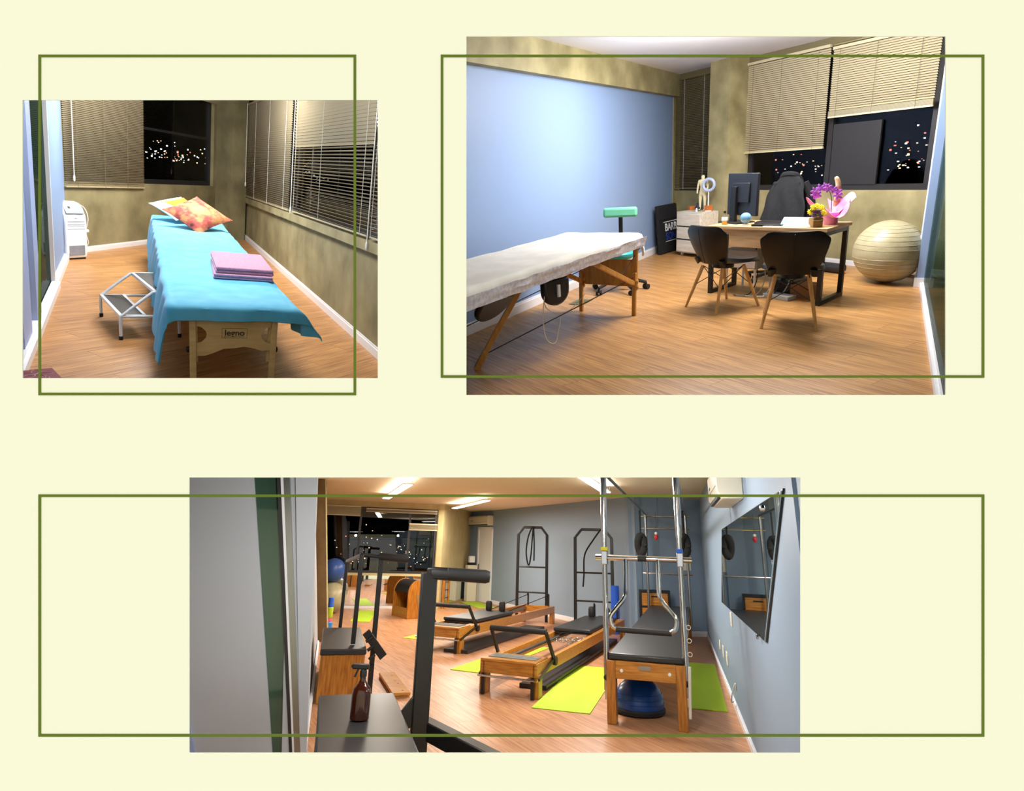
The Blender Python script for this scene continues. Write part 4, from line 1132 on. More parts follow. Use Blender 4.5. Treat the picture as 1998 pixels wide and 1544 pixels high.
MB().lathe([(0.028, 0.004), (0.030, 0.012), (0.030, 0.04), (0.001, 0.0405)], (0, 0, 0), 16).build('honey', 'honey', b)
MB().lathe([(0.0335, 0.045), (0.0335, 0.08)], (0, 0, 0), 16).build('bottle_label', 'paper', b)
MB().lathe([(0.015, 0.125), (0.015, 0.15)], (0, 0, 0), 12).build('cap', 'black_plastic', b)
x, y = dk(0.93, 0.16)
g = thing('desk_globe', 'small blue globe on a white foot on the desk', 'globe', 2, x, y, 0.781, 20)
MB().ball((0, 0, 0.075), 0.058, 20, 12).build('sphere', 'globe_blue', g)
MB().lathe([(0.045, 0), (0.045, 0.008), (0.012, 0.016), (0.010, 0.02)], (0, 0, 0), 14).build('foot', 'white', g)
MB().tube([(0.061 * math.cos(a), 0, 0.075 + 0.061 * math.sin(a)) for a in [-1.57 + 3.14 * k / 12 for k in range(13)]], 0.005, 6).build('meridian', 'black_plastic', g)
x, y = dk(0.66, 0.34)
l = thing('keyboard', 'black keyboard behind the papers on the desk', 'keyboard', 2, x, y, 0.781, DA)
MB().bx(-0.22, 0.22, -0.08, 0.08, 0, 0.018).build('keyboard_body', 'black_plastic', l, bevel=0.004)
src = MB().bx(-0.011, 0.011, -0.011, 0.011, 0.018, 0.024).mesh('key', 'monitor_black', 0)
for i in range(15):
    for j in range(5):
        k = bpy.data.objects.new('key', src); COL.objects.link(k); k.parent = l; k.location = (-0.196 + i * 0.028, -0.056 + j * 0.028, 0)
x, y = dk(0.63, 0.14)
single(MB().bx(-0.16, 0.16, -0.11, 0.11, 0, 0.022), 'notebook', 'black_leather', 'closed black notebook on the desk behind the white paper', 'notebook', 2, x, y + 0.02, 0.781, DA + 4, bevel=0.003)
x, y = dk(0.55, 0.06)
single(MB().bx(-0.11, 0.11, -0.05, 0.05, 0, 0.008), 'paper_stack', 'paper', 'small stack of white paper at the desk edge', 'paper', 2, x, y, 0.781, DA)
x, y = dk(0.36, 0.09)
cd = thing('desk_card', 'white leaflet with turquoise band standing on the desk edge', 'leaflet', 2, x, y, 0.783, DA, extra=RX(48))
MB().bx(-0.155, 0.155, -0.002, 0.002, 0.0, 0.125).build('sheet', 'paper', cd)
MB().bx(0.10, 0.15, -0.004, -0.0015, 0.01, 0.12).build('colour_band', 'paper_cyan', cd); MB().bx(0.10, 0.15, 0.0015, 0.004, 0.01, 0.12).build('colour_band', 'paper_cyan', cd)
m = MB()
for i in range(7): m.bx(-0.13, 0.07 - 0.02 * (i % 3), 0.002, 0.0035, 0.015 + i * 0.015, 0.018 + i * 0.015)
m.build('print_lines', 'print_grey', cd)
# flower arrangement in a kraft pot
def flower(m, c, r, n, tilt):
    for k in range(n):
        a = 2 * math.pi * k / n
        M = TR(*c) @ tilt @ RZ(math.degrees(a))
        m.ball((r * 0.55, 0, 0), (r * 0.5, r * 0.28, r * 0.12), 8, 6, M)
    m.ball(c, r * 0.22, 8, 6)
x, y = dk(0.17, 0.13)
fp = thing('flower_pot', 'kraft pot of yellow and purple flowers on the desk corner', 'flowers', 2, x, y, 0.781, 0)
MB().box((0, 0, 0.045), (0.10, 0.10, 0.09)).build('pot', 'kraft', fp, bevel=0.006)
MB().tube(smooth_path([(-0.055, -0.052, 0.07), (0.0, -0.058, 0.065), (0.055, -0.052, 0.07), (0.11, -0.04, 0.01)], 4), 0.003, 5).build('string', 'ivory', fp)
rr = random.Random(9)
for i, (dx, dz) in enumerate(((-0.05, 0.195), (-0.015, 0.205), (0.025, 0.19), (0.045, 0.165), (0.05, 0.135), (-0.075, 0.15))):
    m = MB(); flower(m, (dx, -0.03 + rr.uniform(-.02, .02), dz), 0.034, 9, RX(60)); m.build('yellow_flower', 'yellow_flower', fp)
for i, (dx, dz) in enumerate(((-0.03, 0.155), (0.01, 0.15), (-0.055, 0.13), (0.02, 0.12))):
    m = MB(); flower(m, (dx, -0.04, dz), 0.032, 9, RX(60)); m.build('purple_flower', 'purple_flower', fp)
for i in range(12):
    a = rr.uniform(0, 6.28); m = MB(); m.ball((0.045, 0, 0), (0.05, 0.018, 0.006), 8, 5, TR(0, 0, 0.10 + 0.02 * (i % 3)) @ RZ(math.degrees(a)) @ RY(-20)); m.build('leaf', 'leaf', fp)
x, y = dk(0.12, 0.36)
og = thing('orchid', 'purple orchid wrapped in pink paper on the desk', 'orchid', 2, x, y, 0.781, DA)
MB().lathe([(0.05, 0), (0.065, 0.02), (0.075, 0.12), (0.07, 0.12)], (0, 0, 0), 16).build('pot', 'pink_wrap', og)
def wrap(u, v):
    a = 2 * math.pi * u
    r = 0.07 + v * (0.13 + 0.05 * math.sin(3 * a + 1)); z = 0.07 + v * (0.11 + 0.07 * math.sin(2 * a + 0.6) + 0.03 * math.sin(5 * a))
    return (r * math.cos(a), r * 0.8 * math.sin(a), z)
MB().grid(wrap, 40, 8, thick=0.002).build('wrapping_paper', 'pink_wrap', og, smooth=1.2)
def wrap2(u, v):
    a = 3.6 + 1.6 * u
    return ((0.06 + 0.16 * v) * math.cos(a), (0.06 + 0.10 * v) * math.sin(a), 0.10 + v * (0.16 + 0.05 * math.sin(6 * u)))
MB().grid(wrap2, 12, 6, thick=0.002).build('wrapping_paper', 'pink_wrap', og, smooth=1.2)
sp = smooth_path([(0, 0, 0.10), (0.01, 0, 0.26), (0.06, 0, 0.36), (0.14, 0, 0.36), (0.18, 0, 0.31)], 6)
MB().tube(sp, 0.004, 6).build('stem', 'leaf', og)
for i, p in enumerate(((-0.04, 0.315), (0.0, 0.345), (0.04, 0.36), (0.085, 0.37), (0.125, 0.36), (0.165, 0.33), (0.185, 0.29), (0.15, 0.30), (-0.06, 0.285))):
    m = MB(); flower(m, (p[0], 0.03 * ((i % 3) - 1), p[1]), 0.048, 5, RX(70)); m.build('blossom', 'orchid', og)
x, y = dk(0.13, 0.50)
single(MB().tube(smooth_path([(0, 0, 0), (0.005, 0, 0.15), (-0.004, 0, 0.30), (0.002, 0, 0.40), (0.03, 0, 0.46)], 4), [0.03, 0.03, 0.03, 0.03, 0.028, 0.028, 0.028, 0.028, 0.027, 0.027, 0.026, 0.026, 0.025, 0.024, 0.022, 0.02, 0.012], 12), 'driftwood_sculpture', 'bark', 'pale upright bark sculpture behind the orchid', 'sculpture', 2, x, y, 0.781, DA)

# --- office chair with jacket behind the desk
x, y = dk(1.02, 1.05)
oc = thing('office_chair', 'black office chair behind the desk', 'office chair', 2, x, y, 0, DA)
MB().bx(-0.24, 0.24, -0.24, 0.22, 0.44, 0.53).build('seat', 'black_fabric', oc, bevel=0.03)
def cback(u, v):
    a = (u - 0.5) * 2; hw2 = 0.20 - 0.03 * abs(2 * v - 1) ** 2
    return (a * hw2, -0.24 - 0.04 * (1 - a * a) - 0.05 * v, 0.58 + 0.57 * v)
MB().grid(cback, 12, 12, thick=0.05).build('backrest', 'black_fabric', oc)
MB().cyl((0, 0, 0.10), (0, 0, 0.45), 0.03).build('gas_column', 'black_metal', oc)
for k in range(5):
    a = k * 2 * math.pi / 5
    MB().bar((0, 0, 0.11), (0.30 * math.cos(a), 0.30 * math.sin(a), 0.075), 0.05, 0.03).build('base_arm', 'black_plastic', oc)
    e = (0.30 * math.cos(a), 0.30 * math.sin(a))
    MB().cyl((e[0] - 0.02, e[1], 0.03), (e[0] + 0.02, e[1], 0.03), 0.03, n=12).build('caster', 'rubber', oc)
def jacket(u, v):
    # wraps over the backrest: v 0 hem front, 0.5 collar, 1 hem rear
    a = (u - 0.5) * 2
    fall = abs(2 * v - 1)
    half = 0.20 + 0.08 * fall - 0.04 * (1 - fall) ** 2
    zz = 1.24 - 0.55 * fall ** 1.3 - 0.10 * abs(a) ** 2.5 * (1 - fall)
    side = (v - 0.5) * 2
    yy = -0.29 - side * (0.06 + 0.07 * min(1, 4 * fall)) + 0.02 * math.sin(a * 7 + fall * 4) * fall
    return (a * half + 0.01 * math.sin(zz * 20), yy, zz + 0.02 * math.sin(a * 5) * fall)
j = MB().grid(jacket, 36, 36, thick=0.012).build('jacket', 'black_fabric', smooth=1.3)
place(j, 2, x, y, 0, DA); tag(j, 'black jacket hung over the office chair back', 'jacket')
for sgn in (-1, 1):
    pth = smooth_path([(sgn * 0.16, -0.34, 1.14), (sgn * 0.23, -0.38, 0.97), (sgn * 0.25, -0.38, 0.80), (sgn * 0.24, -0.36, 0.68)], 5)
    MB().tube(pth, [0.055] * 6 + [0.05] * 6 + [0.042] * 4, 10).build('sleeve', 'black_fabric', j)
MB().tube(smooth_path([(-0.11, -0.36, 1.16), (-0.07, -0.30, 1.24), (0.07, -0.30, 1.24), (0.11, -0.36, 1.16)], 5), 0.035, 8).build('collar', 'black_fabric', j)

# --- under the desk
x, y = dk(0.98, 0.36)
uc = thing('under_desk_drawer', 'low white and grey drawer box under the desk', 'cabinet', 2, x, y, 0, DA)
MB().bx(-0.22, 0.20, -0.25, 0.22, 0.30, 0.50).build('drawer_box', 'box_grey', uc, bevel=0.003)
MB().bx(-0.20, 0.18, 0.22, 0.235, 0.31, 0.40).build('drawer_front', 'white', uc)
for a in (-0.18, 0.16):
    for c in (-0.2, 0.18): MB().cyl((a, c, 0.0), (a, c, 0.30), 0.014, n=8).build('leg', 'white', uc)
x, y = dk(0.62, 0.42)
single(MB().lathe([(0.05, 0.0), (0.10, 0.05), (0.10, 0.28), (0.06, 0.40), (0.02, 0.44)], (0, 0, 0), 14), 'green_bag', 'green_bag', 'crumpled green plastic bag hanging with cables under the desk', 'bag', 2, x, y, 0.17, 0)
single(MB().bx(-0.10, 0.10, -0.20, 0.20, 0, 0.17), 'computer_case', 'black_plastic', 'black computer case on the floor under the desk', 'computer', 2, *dk(0.50, 0.44), 0, DA, bevel=0.006)
single(MB().bx(-0.14, 0.14, -0.10, 0.10, 0, 0.15), 'cardboard_box', 'carton', 'small cardboard box on the floor under the desk', 'box', 2, *dk(0.30, 0.36), 0, DA + 10, bevel=0.003)
single(MB().bx(-0.16, 0.16, -0.07, 0.07, 0, 0.05), 'power_strip', 'cable_grey', 'grey power strip lying under the desk', 'power strip', 2, *dk(0.50, 0.16), 0, DA - 12, bevel=0.006)
rr = random.Random(4)
CBL = (('black_plastic', 'black cable at the left of the tangle under the desk'), ('cable_grey', 'grey cable in the middle of the tangle under the desk'), ('white', 'white cable curling out onto the floor under the desk'),
       ('black_plastic', 'black cable at the right of the tangle under the desk'), ('cable_grey', 'grey cable nearest the green bag under the desk'))
for i, (mt, lb) in enumerate(CBL):
    t0 = 0.80 - 0.09 * i
    e = 0.04 * i
    pts = [(*dk(t0, 0.27), 0.70), (*dk(t0 + 0.03, 0.23), 0.45), (*dk(t0 - 0.02, 0.20), 0.20), (*dk(t0 + 0.03, 0.13), 0.02 + 0.003 * i), (*dk(t0 + 0.16 - e, 0.03 + e * 0.4), 0.012 + 0.004 * i), (*dk(t0 + 0.02, 0.06 + e * 0.4), 0.010 + 0.004 * i)]
    o = MB().tube(smooth_path(pts, 6), 0.006, 5).build('cable', mt); o.matrix_world = ROOM[2]
    tag(o, lb, 'cable', 'cables under the desk')

# --- dining style chairs: y forwards
def shell_chair(label, x, y, rz):
    t = thing('shell_chair', label, 'chair', 2, x, y, 0, rz, 'black shell chairs at the desk', extra=Matrix.Scale(1.08, 4))
    def sh(u, v):
        a = (u - 0.5) * 2
        # v: 0 front lip, 0.5 rear of seat, 1 top of back
        if v < 0.5:
            k = v / 0.5
            yy = 0.27 - 0.46 * k; zz = 0.445 - 0.02 * math.sin(k * 3.14) + 0.0 * k
            hw_ = 0.19 + 0.06 * math.sin(min(1, k * 1.3) * 3.0) - 0.02 * k ** 4
            if k < 0.15: zz -= 0.03 * (1 - k / 0.15) ** 2
            lift = 0.035 * abs(a) ** 2.2 * (0.5 + k)
        else:
            k = (v - 0.5) / 0.5
            yy = -0.19 - 0.10 * math.sin(k * 1.3); zz = 0.445 + 0.02 + 0.36 * k - 0.02
            hw_ = 0.175 + 0.085 * math.sin(min(1.0, k * 1.05) * 1.57) - (0.03 * ((k - 0.85) / 0.15) ** 2 if k > 0.85 else 0)
            lift = (0.012 * abs(a) ** 2 - 0.045 * abs(a) ** 8) * k ** 4
            yy += 0.06 * abs(a) ** 2
        return (a * hw_, yy, zz + lift)
    s = MB().grid(sh, 18, 36, thick=0.032).build('shell', 'black_leather', t, smooth=1.2, bevel=0.008)
    MB().tube([tuple(Vector(sh(0.5, 0.52 + 0.46 * i / 10)) + Vector((0, -0.034, 0.0))) for i in range(11)], 0.004, 5).build('back_seam', 'black_plastic', s)
    MB().cyl((0, 0, 0.395), (0, 0, 0.425), 0.10, n=16).build('seat_plate', 'black_metal', t)
    L = {}
    for sx in (-1, 1):
        for sy in (-1, 1):
            p, q = Vector((sx * 0.13, sy * 0.13, 0.41)), Vector((sx * 0.21, sy * 0.27, 0.0))
            MB().tube([p, q], [0.018, 0.012], 10).build('leg', 'beech', t)
            L[(sx, sy)] = (p, q)
    for a_, b_ in (((-1, -1), (1, -1)), ((1, -1), (-1, -1)), ((-1, 1), (1, 1)), ((1, 1), (-1, 1)), ((-1, -1), (-1, 1)), ((1, 1), (1, -1))):
        p = L[a_][0]; q = L[b_][0].lerp(L[b_][1], 0.45)
        MB().cyl(p, q, 0.004, n=6).build('wire_brace', 'black_metal', t)
    return t
shell_chair('black shell chair with wooden legs turned sideways, left of the pair at the desk', 2.27, 6.10, -66)
shell_chair('black shell chair with wooden legs seen from behind, right of the pair at the desk', 2.63, 5.34, -26)

# --- exercise ball, roller, vent
eb = thing('exercise_ball', 'large pearl beige exercise ball in the corner by the glass wall', 'exercise ball', 2, 4.38, 6.68, 0, 0)
MB().ball((0, 0, 0.35), (0.36, 0.36, 0.35), 40, 26).build('ball_body', 'pearl', eb, smooth=1.5)
mp = MB()
for i in range(-7, 8):
    if i == 0: continue
    z = 0.35 + 0.35 * math.sin(i * 0.15); r = 0.3605 * math.cos(i * 0.15)
    mp.tube([(r * math.cos(2 * math.pi * k / 48), r * math.sin(2 * math.pi * k / 48), z) for k in range(48)], 0.0025, 4, closed=True)
mp.build('ridges', 'pearl', eb)
MB().lathe([(0.03, 0), (0.03, 0.004), (0.012, 0.006)], (0, 0, 0), 12, TR(0.18, -0.26, 0.52) @ RZ(-55) @ RY(60)).build('valve', 'letter_white', eb)
MB().lathe([(0.014, 0.004), (0.012, 0.009)], (0, 0, 0), 10, TR(0.18, -0.26, 0.52) @ RZ(-55) @ RY(60)).build('valve_plug', 'wine', eb)
ro = thing('foam_roller', 'black cylindrical roller lying on the floor behind the desk leg', 'roller', 2, 4.10, 7.55, 0, -64)
MB().cyl((-0.35, 0, 0.062), (0.30, 0, 0.062), 0.062, n=18).build('roller_body', 'black_vinyl', ro, bevel=0.01)
MB().cyl((0.30, 0, 0.05), (0.34, -0.02, 0.02), 0.01, n=8).build('handle_loop', 'terracotta', ro)
vt = thing('floor_vent', 'brass floor socket plate under the massage table', 'floor plate', 2, 0.86, 6.80, 0.001, 55)
MB().bx(-0.14, 0.14, -0.09, 0.09, 0, 0.005).build('plate', 'brass', vt, bevel=0.002)
MB().bx(-0.06, 0.06, -0.04, 0.04, 0.005, 0.008).build('hatch', 'brass', vt)
# ceiling lamps of this room and the first; the second in each is added
def panel_lamp(room, x, y, z, s, label, rz):
    t = thing('ceiling_lamp', label, 'ceiling lamp', room, x, y, z, rz, 'square ceiling lamps')
    MB().bx(-s / 2 - 0.03, s / 2 + 0.03, -s / 2 - 0.03, s / 2 + 0.03, 0.012, 0.038).build('lamp_housing', 'white', t, bevel=0.004)
    MB().bx(-s / 2, s / 2, -s / 2, s / 2, 0.004, 0.012).build('diffuser', 'lamp_tube', t)
panel_lamp(1, -4.50, 7.85, 2.81, 1.0, 'square ceiling lamp above the head of the blue sheeted table', -55)
panel_lamp(1, -2.70, 5.00, 2.81, 0.8, 'added square ceiling light above the foot of the blue sheeted table', -55)
panel_lamp(2, 2.20, 6.60, 2.80, 0.9, 'square ceiling lamp above the white massage table', 55)
panel_lamp(2, 3.40, 6.50, 2.80, 0.6, 'added square ceiling light above the desk', 55)
# ================================================================ ROOM 3 things
mat('lime', C(176, 208, 40), 0.75, bump=0.05, scale=80)
mat('blue_ball', C(52, 84, 150), 0.35)
mat('bosu_blue', C(20, 66, 132), 0.25)
mat('roller_blue', C(40, 96, 210), 0.55)
mat('foam_black', C(34, 33, 32), 0.6)
mat('ac_white', C(226, 218, 196), 0.4)
mat('socket_cream', C(228, 222, 200), 0.5)
mat('amber', C(58, 22, 10), 0.12, coat=0.4)
mat('grip_grey', C(96, 98, 96), 0.8)
mat('grip_light', C(150, 150, 140), 0.8)
mat('fuzzy', C(30, 29, 28), 0.95, bump=0.6, scale=90)
mat('red', C(190, 30, 34), 0.5)
mat('tape_yellow', C(214, 204, 40), 0.6)
mat('tape_blue', C(30, 90, 190), 0.6)
mat('pink', C(226, 96, 140), 0.6)
mat('hot_blue', C(40, 130, 200), 0.5)
mat('white_rope', C(214, 210, 196), 0.8)

# --- long LED tubes at the ceiling, the third one added for light
def led_tube(x, y, L, rz, label):
    t = thing('led_tube_lamp', label, 'ceiling lamp', 3, x, y, 2.565, rz, 'long ceiling tube lamps')
    MB().bx(-0.09, 0.09, -L / 2, L / 2, 0.012, 0.03).build('lamp_housing', 'white', t)
    MB().bx(-0.075, 0.075, -L / 2 + 0.02, L / 2 - 0.02, 0.0, 0.012).build('diffuser', 'lamp_tube', t)
    for q in (-L / 2 + 0.3, L / 2 - 0.3): MB().cyl((0.1, q, 0.02), (0.1, q, 0.135), 0.006, n=6).build('suspension_rod', 'steel', t)  # invented rods: tubes lowered so the added upward light fits above
led_tube(-2.22, 11.9, 3.6, 17, 'long tube lamp on the ceiling nearer the left windows')
led_tube(-0.95, 14.9, 3.4, 17, 'long tube lamp on the ceiling before the white door')
led_tube(1.30, 9.2, 3.0, -17, 'added long tube light on the ceiling above the trapeze table')
def fill_tube(x, y, z, label):  # housings for the added lights out of view behind the display wall
    t = thing('led_tube_lamp', label, 'ceiling lamp', 3, x, y, z + 0.006, -17, 'added tube lights near the display wall')
    MB().bx(-0.09, 0.09, -0.47, 0.47, 0.012, 0.03).build('lamp_housing', 'white', t); MB().bx(-0.07, 0.07, -0.45, 0.45, 0.0, 0.012).build('diffuser', 'lamp_tube', t)
fill_tube(-1.10, 4.0, 2.10, 'added short tube light above the nearest box chair')
fill_tube(0.80, 4.5, 2.18, 'added short tube light in front of the trapeze table')

# --- trapeze table: y away from the viewer
CL = 6.1
ct = thing('trapeze_table', 'wooden trapeze table with black cushion and chrome frame by the mirror wall', 'pilates table', 3, 1.39, 6.40, 0, -17)
for sx in (-1, 1):
    for y0 in (0.0, CL - 0.14):
        MB().bx(sx * 0.335 - 0.045, sx * 0.335 + 0.045, y0, y0 + 0.14, 0, 0.56).build('leg', 'pilates_wood_v', ct, bevel=0.006)
    MB().bx(sx * 0.335 - 0.03, sx * 0.335 + 0.03, 0.14, CL - 0.14, 0.43, 0.56).build('side_rail', 'pilates_wood_v', ct, bevel=0.004)
ap = MB().bx(-0.29, 0.29, 0.01, 0.07, 0.40, 0.56).build('end_apron', 'pilates_wood', ct, bevel=0.004)
MB().bx(-0.06, 0.05, 0.002, 0.010, 0.49, 0.53).build('name_plate', 'steel', ap)
for x in (-0.23, 0.23): MB().lathe([(0.016, 0), (0.016, 0.008), (0.006, 0.012)], (0, 0, 0), 10, TR(x, 0.01, 0.475) @ RX(90)).build('bolt', 'white', ap)
MB().bx(-0.29, 0.29, CL - 0.07, CL - 0.01, 0.40, 0.56).build('end_apron', 'pilates_wood', ct, bevel=0.004)
MB().bx(-0.36, 0.37, 0.02, 2.35, 0.56, 0.625).build('cushion', 'black_vinyl', ct, bevel=0.02, seg=3)
MB().bx(-0.36, 0.37, 2.37, CL, 0.56, 0.62).build('cushion', 'black_vinyl', ct, bevel=0.02, seg=3)
ZT = 2.42
for sx in (-1, 1):
    MB().cyl((sx * 0.385, 0.07, 0.28), (sx * 0.385, 0.07, ZT), 0.028, n=14).build('post', 'chrome', ct)
    MB().cyl((sx * 0.385, 0.07, 1.75), (sx * 0.385, 0.07, ZT), 0.035, n=14).build('post_sleeve', 'chrome', ct)
    MB().cyl((sx * 0.385, CL - 0.1, 0.30), (sx * 0.385, CL - 0.1, ZT - 0.1), 0.024, n=12).build('post', 'steel', ct)
    MB().cyl((sx * 0.385, 0.07, ZT), (sx * 0.385, CL - 0.1, ZT - 0.1), 0.02, n=12).build('top_rail', 'steel', ct)
    c = MB().bx(sx * 0.385 - 0.032, sx * 0.385 + 0.032, 0.035, 0.105, 1.46, 1.60).build('clamp', 'chrome', ct, bevel=0.008)
    MB().bx(sx * 0.385 - 0.034, sx * 0.385 + 0.034, 0.033, 0.107, 1.60, 1.635).build('tape_ring', 'tape_yellow' if sx < 0 else 'tape_blue', ct)
    MB().lathe([(0.008, 0), (0.026, 0.008), (0.026, 0.03), (0.01, 0.036)], (0, 0, 0), 10, TR(sx * 0.385, 0.05, 0.40) @ RX(90)).build('clamp_knob', 'black_plastic', ct)
    MB().bx(sx * 0.385 - 0.02, sx * 0.385 + 0.02, 0.045, 0.075, 0.20, 0.29).build('post_foot', 'chrome', ct)
MB().cyl((-0.48, 0.07, 1.53), (0.50, 0.07, 1.53), 0.028, n=12).build('cross_bar', 'chrome', ct)
MB().cyl((-0.04, 0.07, 1.53), (0.05, 0.07, 1.53), 0.03, n=12).build('bar_grip', 'foam_black', ct)
for sx in (-1, 1):
    MB().tube(smooth_path([(sx * 0.165, 0.06, 1.52), (sx * 0.165, 0.02, 1.30), (sx * 0.175, -0.01, 1.16), (sx * 0.26, -0.03, 1.05), (sx * 0.32, -0.04, 0.97), (sx * 0.31, -0.04, 0.89), (sx * 0.26, -0.04, 0.85)], 5), 0.023, 10).build('push_bar', 'chrome', ct)
MB().cyl((-0.27, -0.04, 0.85), (0.27, -0.04, 0.845), 0.026, n=12).build('push_grip', 'foam_black', ct)
for y, z in ((CL - 0.1, 2.28), (CL - 0.1, 2.05), (CL - 0.1, 1.20)): MB().cyl((-0.47, y, z), (0.47, y, z), 0.016, n=10).build('cross_bar', 'chrome', ct)
for i, z in enumerate((0.90, 0.78, 0.66)): MB().tube([(0.43 + 0.02 * math.cos(a), 0.05, z + 0.02 * math.sin(a)) for a in [6.283 * k / 12 for k in range(12)]], 0.004, 5, closed=True).build('eyelet', 'white_rope', ct)
MB().cyl((0.40, -0.01, 0.12), (0.42, -0.01, 0.56), 0.014, n=8).build('hanging_strap', 'white_rope', ct)
def loop_strap(x, y, z, label):
    a = math.radians(-17)
    t = thing('foam_loop', label, 'strap', 3, 1.39 + x * math.cos(a) - y * math.sin(a), 6.40 + x * math.sin(a) + y * math.cos(a), z, -17, 'padded loops of the trapeze table')
    MB().tube([(0.058 * math.cos(k * math.pi / 8), 0.03 * math.sin(k * math.pi / 8 * 2), 0.0 + 0.16 * math.sin(k * math.pi / 8)) for k in range(16)], 0.062, 10, closed=True).build('padded_loop', 'fuzzy', t)
    MB().bx(-0.015, 0.015, -0.004, 0.004, 0.2, 2.33 - z).build('strap', 'black_fabric', t)
loop_strap(-0.40, 4.9, 1.72, 'left black padded loop hanging from the chrome frame')
loop_strap(0.36, 4.9, 1.72, 'right black padded loop hanging from the chrome frame')
x, y = 1.39 - 0.20 * 0.956 + 5.4 * 0.292, 6.40 + 0.2 * 0.292 + 5.4 * 0.956
rs = thing('red_charm', 'small red charm hanging between the padded loops', 'charm', 3, x, y - 0.2, 1.86, 0)
MB().ball((0, 0, 0.0), (0.035, 0.035, 0.05), 12, 8).build('charm_body', 'red', rs); MB().ball((0, 0, 0.07), 0.028, 12, 8).build('charm_head', 'white_rope', rs); MB().cyl((0, 0, 0.09), (0, 0, 0.45), 0.003, n=5).build('charm_cord', 'black_plastic', rs)

# bosu under it
bo = thing('balance_dome', 'blue half-ball balance trainer on black base under the trapeze table', 'balance ball', 3, 1.44, 6.98, 0, 0)
MB().lathe([(0.22, 0.0), (0.265, 0.015), (0.27, 0.045), (0.26, 0.06)], (0, 0, 0), 32).build('base', 'rubber', bo)
MB().lathe([(0.252, 0.055), (0.258, 0.10), (0.245, 0.17), (0.205, 0.245), (0.14, 0.30), (0.07, 0.325), (0.002, 0.33)], (0, 0, 0), 36).build('dome', 'bosu_blue', bo, smooth=1.2)
m = MB()
for r, z in ((0.2585, 0.11), (0.252, 0.15), (0.236, 0.195)): m.tube([(r * math.cos(6.283 * k / 36), r * math.sin(6.283 * k / 36), z) for k in range(36)], 0.003, 4, closed=True)
m.build('ridge', 'bosu_blue', bo)
# wooden box behind the trapeze table
wb = thing('jump_box', 'wooden box with black frame behind the trapeze table', 'box', 3, 2.96, 12.52, 0, -8)
MB().bx(-0.30, 0.30, -0.02, 0.12, 0.0, 0.88).build('black_frame', 'black_metal', wb, bevel=0.006)
for z0, z1 in ((0.06, 0.28), (0.32, 0.55), (0.59, 0.82)): MB().bx(-0.25, 0.25, -0.035, -0.02, z0, z1).build('wood_panel', 'pilates_wood', wb)
MB().bx(-0.07, 0.11, -0.040, -0.035, 0.745, 0.775).build('brand_mark', 'black_plastic', wb)

